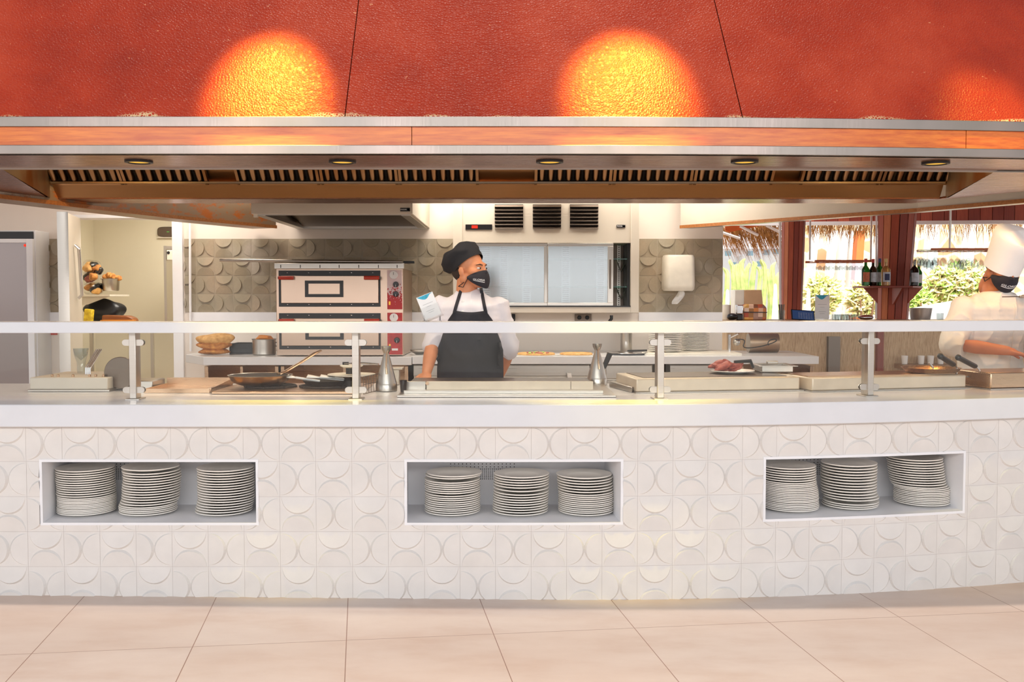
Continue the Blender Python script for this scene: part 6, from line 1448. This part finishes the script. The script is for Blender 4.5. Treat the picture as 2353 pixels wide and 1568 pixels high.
# ---------------- chef in the black cap
T1 = Matrix.Translation((0.008, 0, 1.560)) @ Matrix.Rotation(R(56), 4, 'Z') @ Matrix.Rotation(R(-4), 4, 'X')
arms1 = [((-.165, .01, 1.335), (-.215, -.03, 1.12), (-.232, -.25, .975)), ((.165, .01, 1.335), (.232, .05, 1.10), (.17, .16, .92))]
ch, body1, jk1, lean1 = person('chef', (-.248, 5.86, .0), 'chef in black cap, black mask and black apron standing behind the griddle looking right', 'fabric_white', 'skin_tan', T1, arms1,
    [(.06, .064, .066), (.22, .064, .06)], {'hands': [((-.05, -.7, -.35), (0, -.2, -1), .95, .4, .3, 1), ((-.2, -.3, -.8), (-1, 0, .2), .95, .6, .2, 1)], 'gaze': 1})
pt1, mk1 = mask(ch, body1, T1); mask_text(ch, mk1, pt1, -.66, -.16, .42, .17)
# cap: band plus slouching crown
def cap_mb(T, tilt):
    A_ = Matrix.Translation((0, .022, .035)) @ Matrix.Rotation(R(-tilt), 4, 'X'); mb = MB(); n = 40; vs = []
    prof = [(.092, -.012, 0), (.095, .01, 0), (.096, .026, .002), (.105, .04, .012), (.112, .062, .02), (.109, .088, .022), (.09, .106, .022), (.05, .117, .02), (.0, .119, .018)]
    for j, (rr_, z, sh) in enumerate(prof):
        for k in range(n):
            a = 2 * PI * k / n; w = 1 + (.035 * math.sin(3 * a + j) + .03 * math.sin(7 * a + 2 * j)) * (1 if 3 <= j < 8 else 0)
            vs.append(T @ (A_ @ Vector((rr_ * w * math.cos(a) * .94, rr_ * w * math.sin(a) * 1.14 + sh, z + (.006 * math.sin(5 * a + j) if 3 <= j < 8 else 0)))))
    mb.add(vs, [(j * n + k, j * n + (k + 1) % n, (j + 1) * n + (k + 1) % n, (j + 1) * n + k) for j in range(len(prof) - 1) for k in range(n)], 0, True); return mb
build(cap_mb(T1, 34), 'chef_cap', 'fabric_black', ch, local=True, ang=60)
# hair: short shell below the cap at the nape
def hair_mb(T, z0, z1):
    mb = MB(); mb.ell(T @ Vector((0, .046, -.002)), (.0735, .080, .068), T.to_3x3(), 24, 14); return mb
build(hair_mb(T1, 0, 0), 'hair', 'hair_dark', ch, local=True)
# apron conforming to the jacket
tj = bvh(jk1)
def on_jacket(x, z, off=.007, fy=-.19):
    p = ray_on(tj, (x, -1.2, z), (0, 1, 0), off); return p if p is not None and p.y < -.02 else Vector((x, fy, z))
def apron_pt(u, v):       # v 0 bottom .. 1 top of bib
    z = .50 + v * .825; x_c = .008
    if z > 1.315: w = .094
    elif z > 1.264: w = .094 + .036 * (1.315 - z) / .051
    elif z > 1.10: w = .13 + .06 * (1.264 - z) / .164
    else: w = .19
    zz = z
    if v > .93: zz = z - .012 * (1 - (2 * u - 1) ** 2) * ((v - .93) / .07)
    x = x_c + (2 * u - 1) * w; q = max(z, .87); p = on_jacket(x, q); y = p.y
    if z < .98: y = -.175 - .005 * math.cos(u * 14) + .06 * (2 * u - 1) ** 2
    elif z < 1.1: t = (1.1 - z) / .12; y = p.y * (1 - t) + (-.175 - .005 * math.cos(u * 14) + .06 * (2 * u - 1) ** 2) * t
    return Vector((x, min(y, -.06), zz))
mb = MB(); mb.grid(36, 44, apron_pt); ap = build(mb, 'apron', 'fabric_charcoal', ch, local=True, solid=.004)
for q in (-1, 1):
    mb = MB(); x0 = .008 + q * .090; x1 = q * .064 + .01
    pts = []
    for t in frange(0, 1, 12):
        x = x0 + (x1 - x0) * t; z = 1.312 + .108 * t; p = on_jacket(x, z, .008, -.05); pts.append(p if p.y > -.2 else Vector((x, -.07, z)))
    pts += [Vector((q * .060 + .01, -.03, 1.437)), Vector((q * .055 + .01, .05, 1.452))]
    mb.tube(pts, [.0095] * len(pts), 8, flat=.35, up=(0, -1, 0)); build(mb, 'apron_strap', 'fabric_charcoal', ap, local=True)
# collar and buttons of the jacket
mb = MB(); mb.grid(24, 3, lambda u, v: Vector((.012 + (.079 - .006 * v) * math.sin(u * 2 * PI), .012 - (.079 - .006 * v) * math.cos(u * 2 * PI), 1.405 + .022 * v - .012 * math.cos(u * 2 * PI)))); build(mb, 'collar', 'fabric_white', ch, local=True, solid=.005)
for x, z in ((-.035, 1.315), (.078, 1.318), (-.035, 1.375)):
    p = on_jacket(x, z, .002); mb = MB(); mb.lathe([(0, .004), (.008, .003), (.009, 0)], p, 14, rot=Matrix.Rotation(R(90), 3, 'X')); build(mb, 'button', 'paper', ch, local=True)
# ---------------- chef in the tall white hat
T2 = Matrix.Translation((.028, -.09, 1.572)) @ Matrix.Rotation(R(8), 4, 'Z') @ Matrix.Rotation(R(27), 4, 'X') @ Matrix.Rotation(R(5), 4, 'Y')
arms2 = [((-.185, .0, 1.34), (-.265, -.10, 1.13), (-.03, -.27, 1.10)), ((.185, .0, 1.34), (.28, -.12, 1.12), (.12, -.34, 1.03))]
c2_, body2, jk2, lean2 = person('chef', (2.80, 5.86, 0), 'chef in tall white hat, black mask and white jacket bending over the right grill', 'fabric_white_warm', 'skin_brown', T2, arms2,
    [(.24, .080, .078), (.3, .080, .078)], {'hands': [((.9, -.3, -.25), (0, -.1, -1), .95, .7, .2, -1), ((-.5, -.7, -.35), (0, 0, -1), .95, .7, .2, 1)], 'gaze': 0, 'closed': True}, torso_lean=.16)
pt2, mk2 = mask(c2_, body2, T2); mask_text(c2_, mk2, pt2, -.34, .34, .46, .17)
# toque: straight tall band with pleated soft top
mb = MB(); n = 48; A_ = T2 @ Matrix.Translation((0, .010, .035)) @ Matrix.Rotation(R(0), 4, 'X'); vs = []
prof = [(.096, -.05), (.098, -.01), (.102, .04), (.109, .10), (.114, .145), (.112, .166), (.100, .184), (.07, .194), (.035, .194), (.0, .190)]
for j, (rr_, z) in enumerate(prof):
    for k in range(n):
        a = 2 * PI * k / n; w = 1 + (.015 * math.sin(4 * a + 1) if j > 2 else 0); sag = -(0, 0, 0, 0, .012, .03, .055, .05, .02, 0)[j] * max(0, math.cos(a + PI / 2 - .35)) ** 1.5
        vs.append(A_ @ Vector((rr_ * w * math.cos(a), rr_ * w * math.sin(a) * 1.17, z + sag)))
mb.add(vs, [(j * n + k, j * n + (k + 1) % n, (j + 1) * n + (k + 1) % n, (j + 1) * n + k) for j in range(len(prof) - 1) for k in range(n)], 0, True)
build(mb, 'toque', 'canvas_white', c2_, local=True, ang=60)
build(hair_mb(T2, 0, 0), 'hair', 'hair_dark', c2_, local=True)
mb = MB(); mb.grid(24, 3, lambda u, v: Vector((.005 + (.088 - .006 * v) * math.sin(u * 2 * PI), -.05 - (.085 - .006 * v) * math.cos(u * 2 * PI), 1.385 + .03 * v - .018 * math.cos(u * 2 * PI)))); build(mb, 'collar', 'fabric_white_warm', c2_, local=True, solid=.005)
t2 = bvh(jk2)
mb = MB(); pl = [ray_on(t2, (.055, -1.2, z), (0, 1, 0), .003) for z in frange(1.0, 1.36, 14)]; pl = [p for p in pl if p]
if len(pl) > 3: mb.tube(pl, .0018, 6); build(mb, 'placket_seam', 'fabric_white_warm', c2_, local=True)
# thin probe held up by the rail at right
r = thing('probe_thermometer', at(2330, 682, 5.3), 'thin metal probe with a pale handle in front of the jacket at right', 'thermometer')
mb = MB(); mb.tube([at(2303, 682.5, 5.3), at(2342, 682, 5.3)], .0025, 8); build(mb, 'probe', 'steel_dark', r)
mb = MB(); mb.tube([at(2342, 682, 5.3), at(2385, 681.5, 5.3)], .0065, 10); build(mb, 'handle', 'steel_soft', r)
mb = MB(); mb.tube([at(2378, 681.5, 5.3), at(2400, 700, 5.32), Vector((at(2400, 760, 5.32).x, 5.32, WZ + .12))], .006, 8); build(mb, 'stand_arm', 'steel', r)
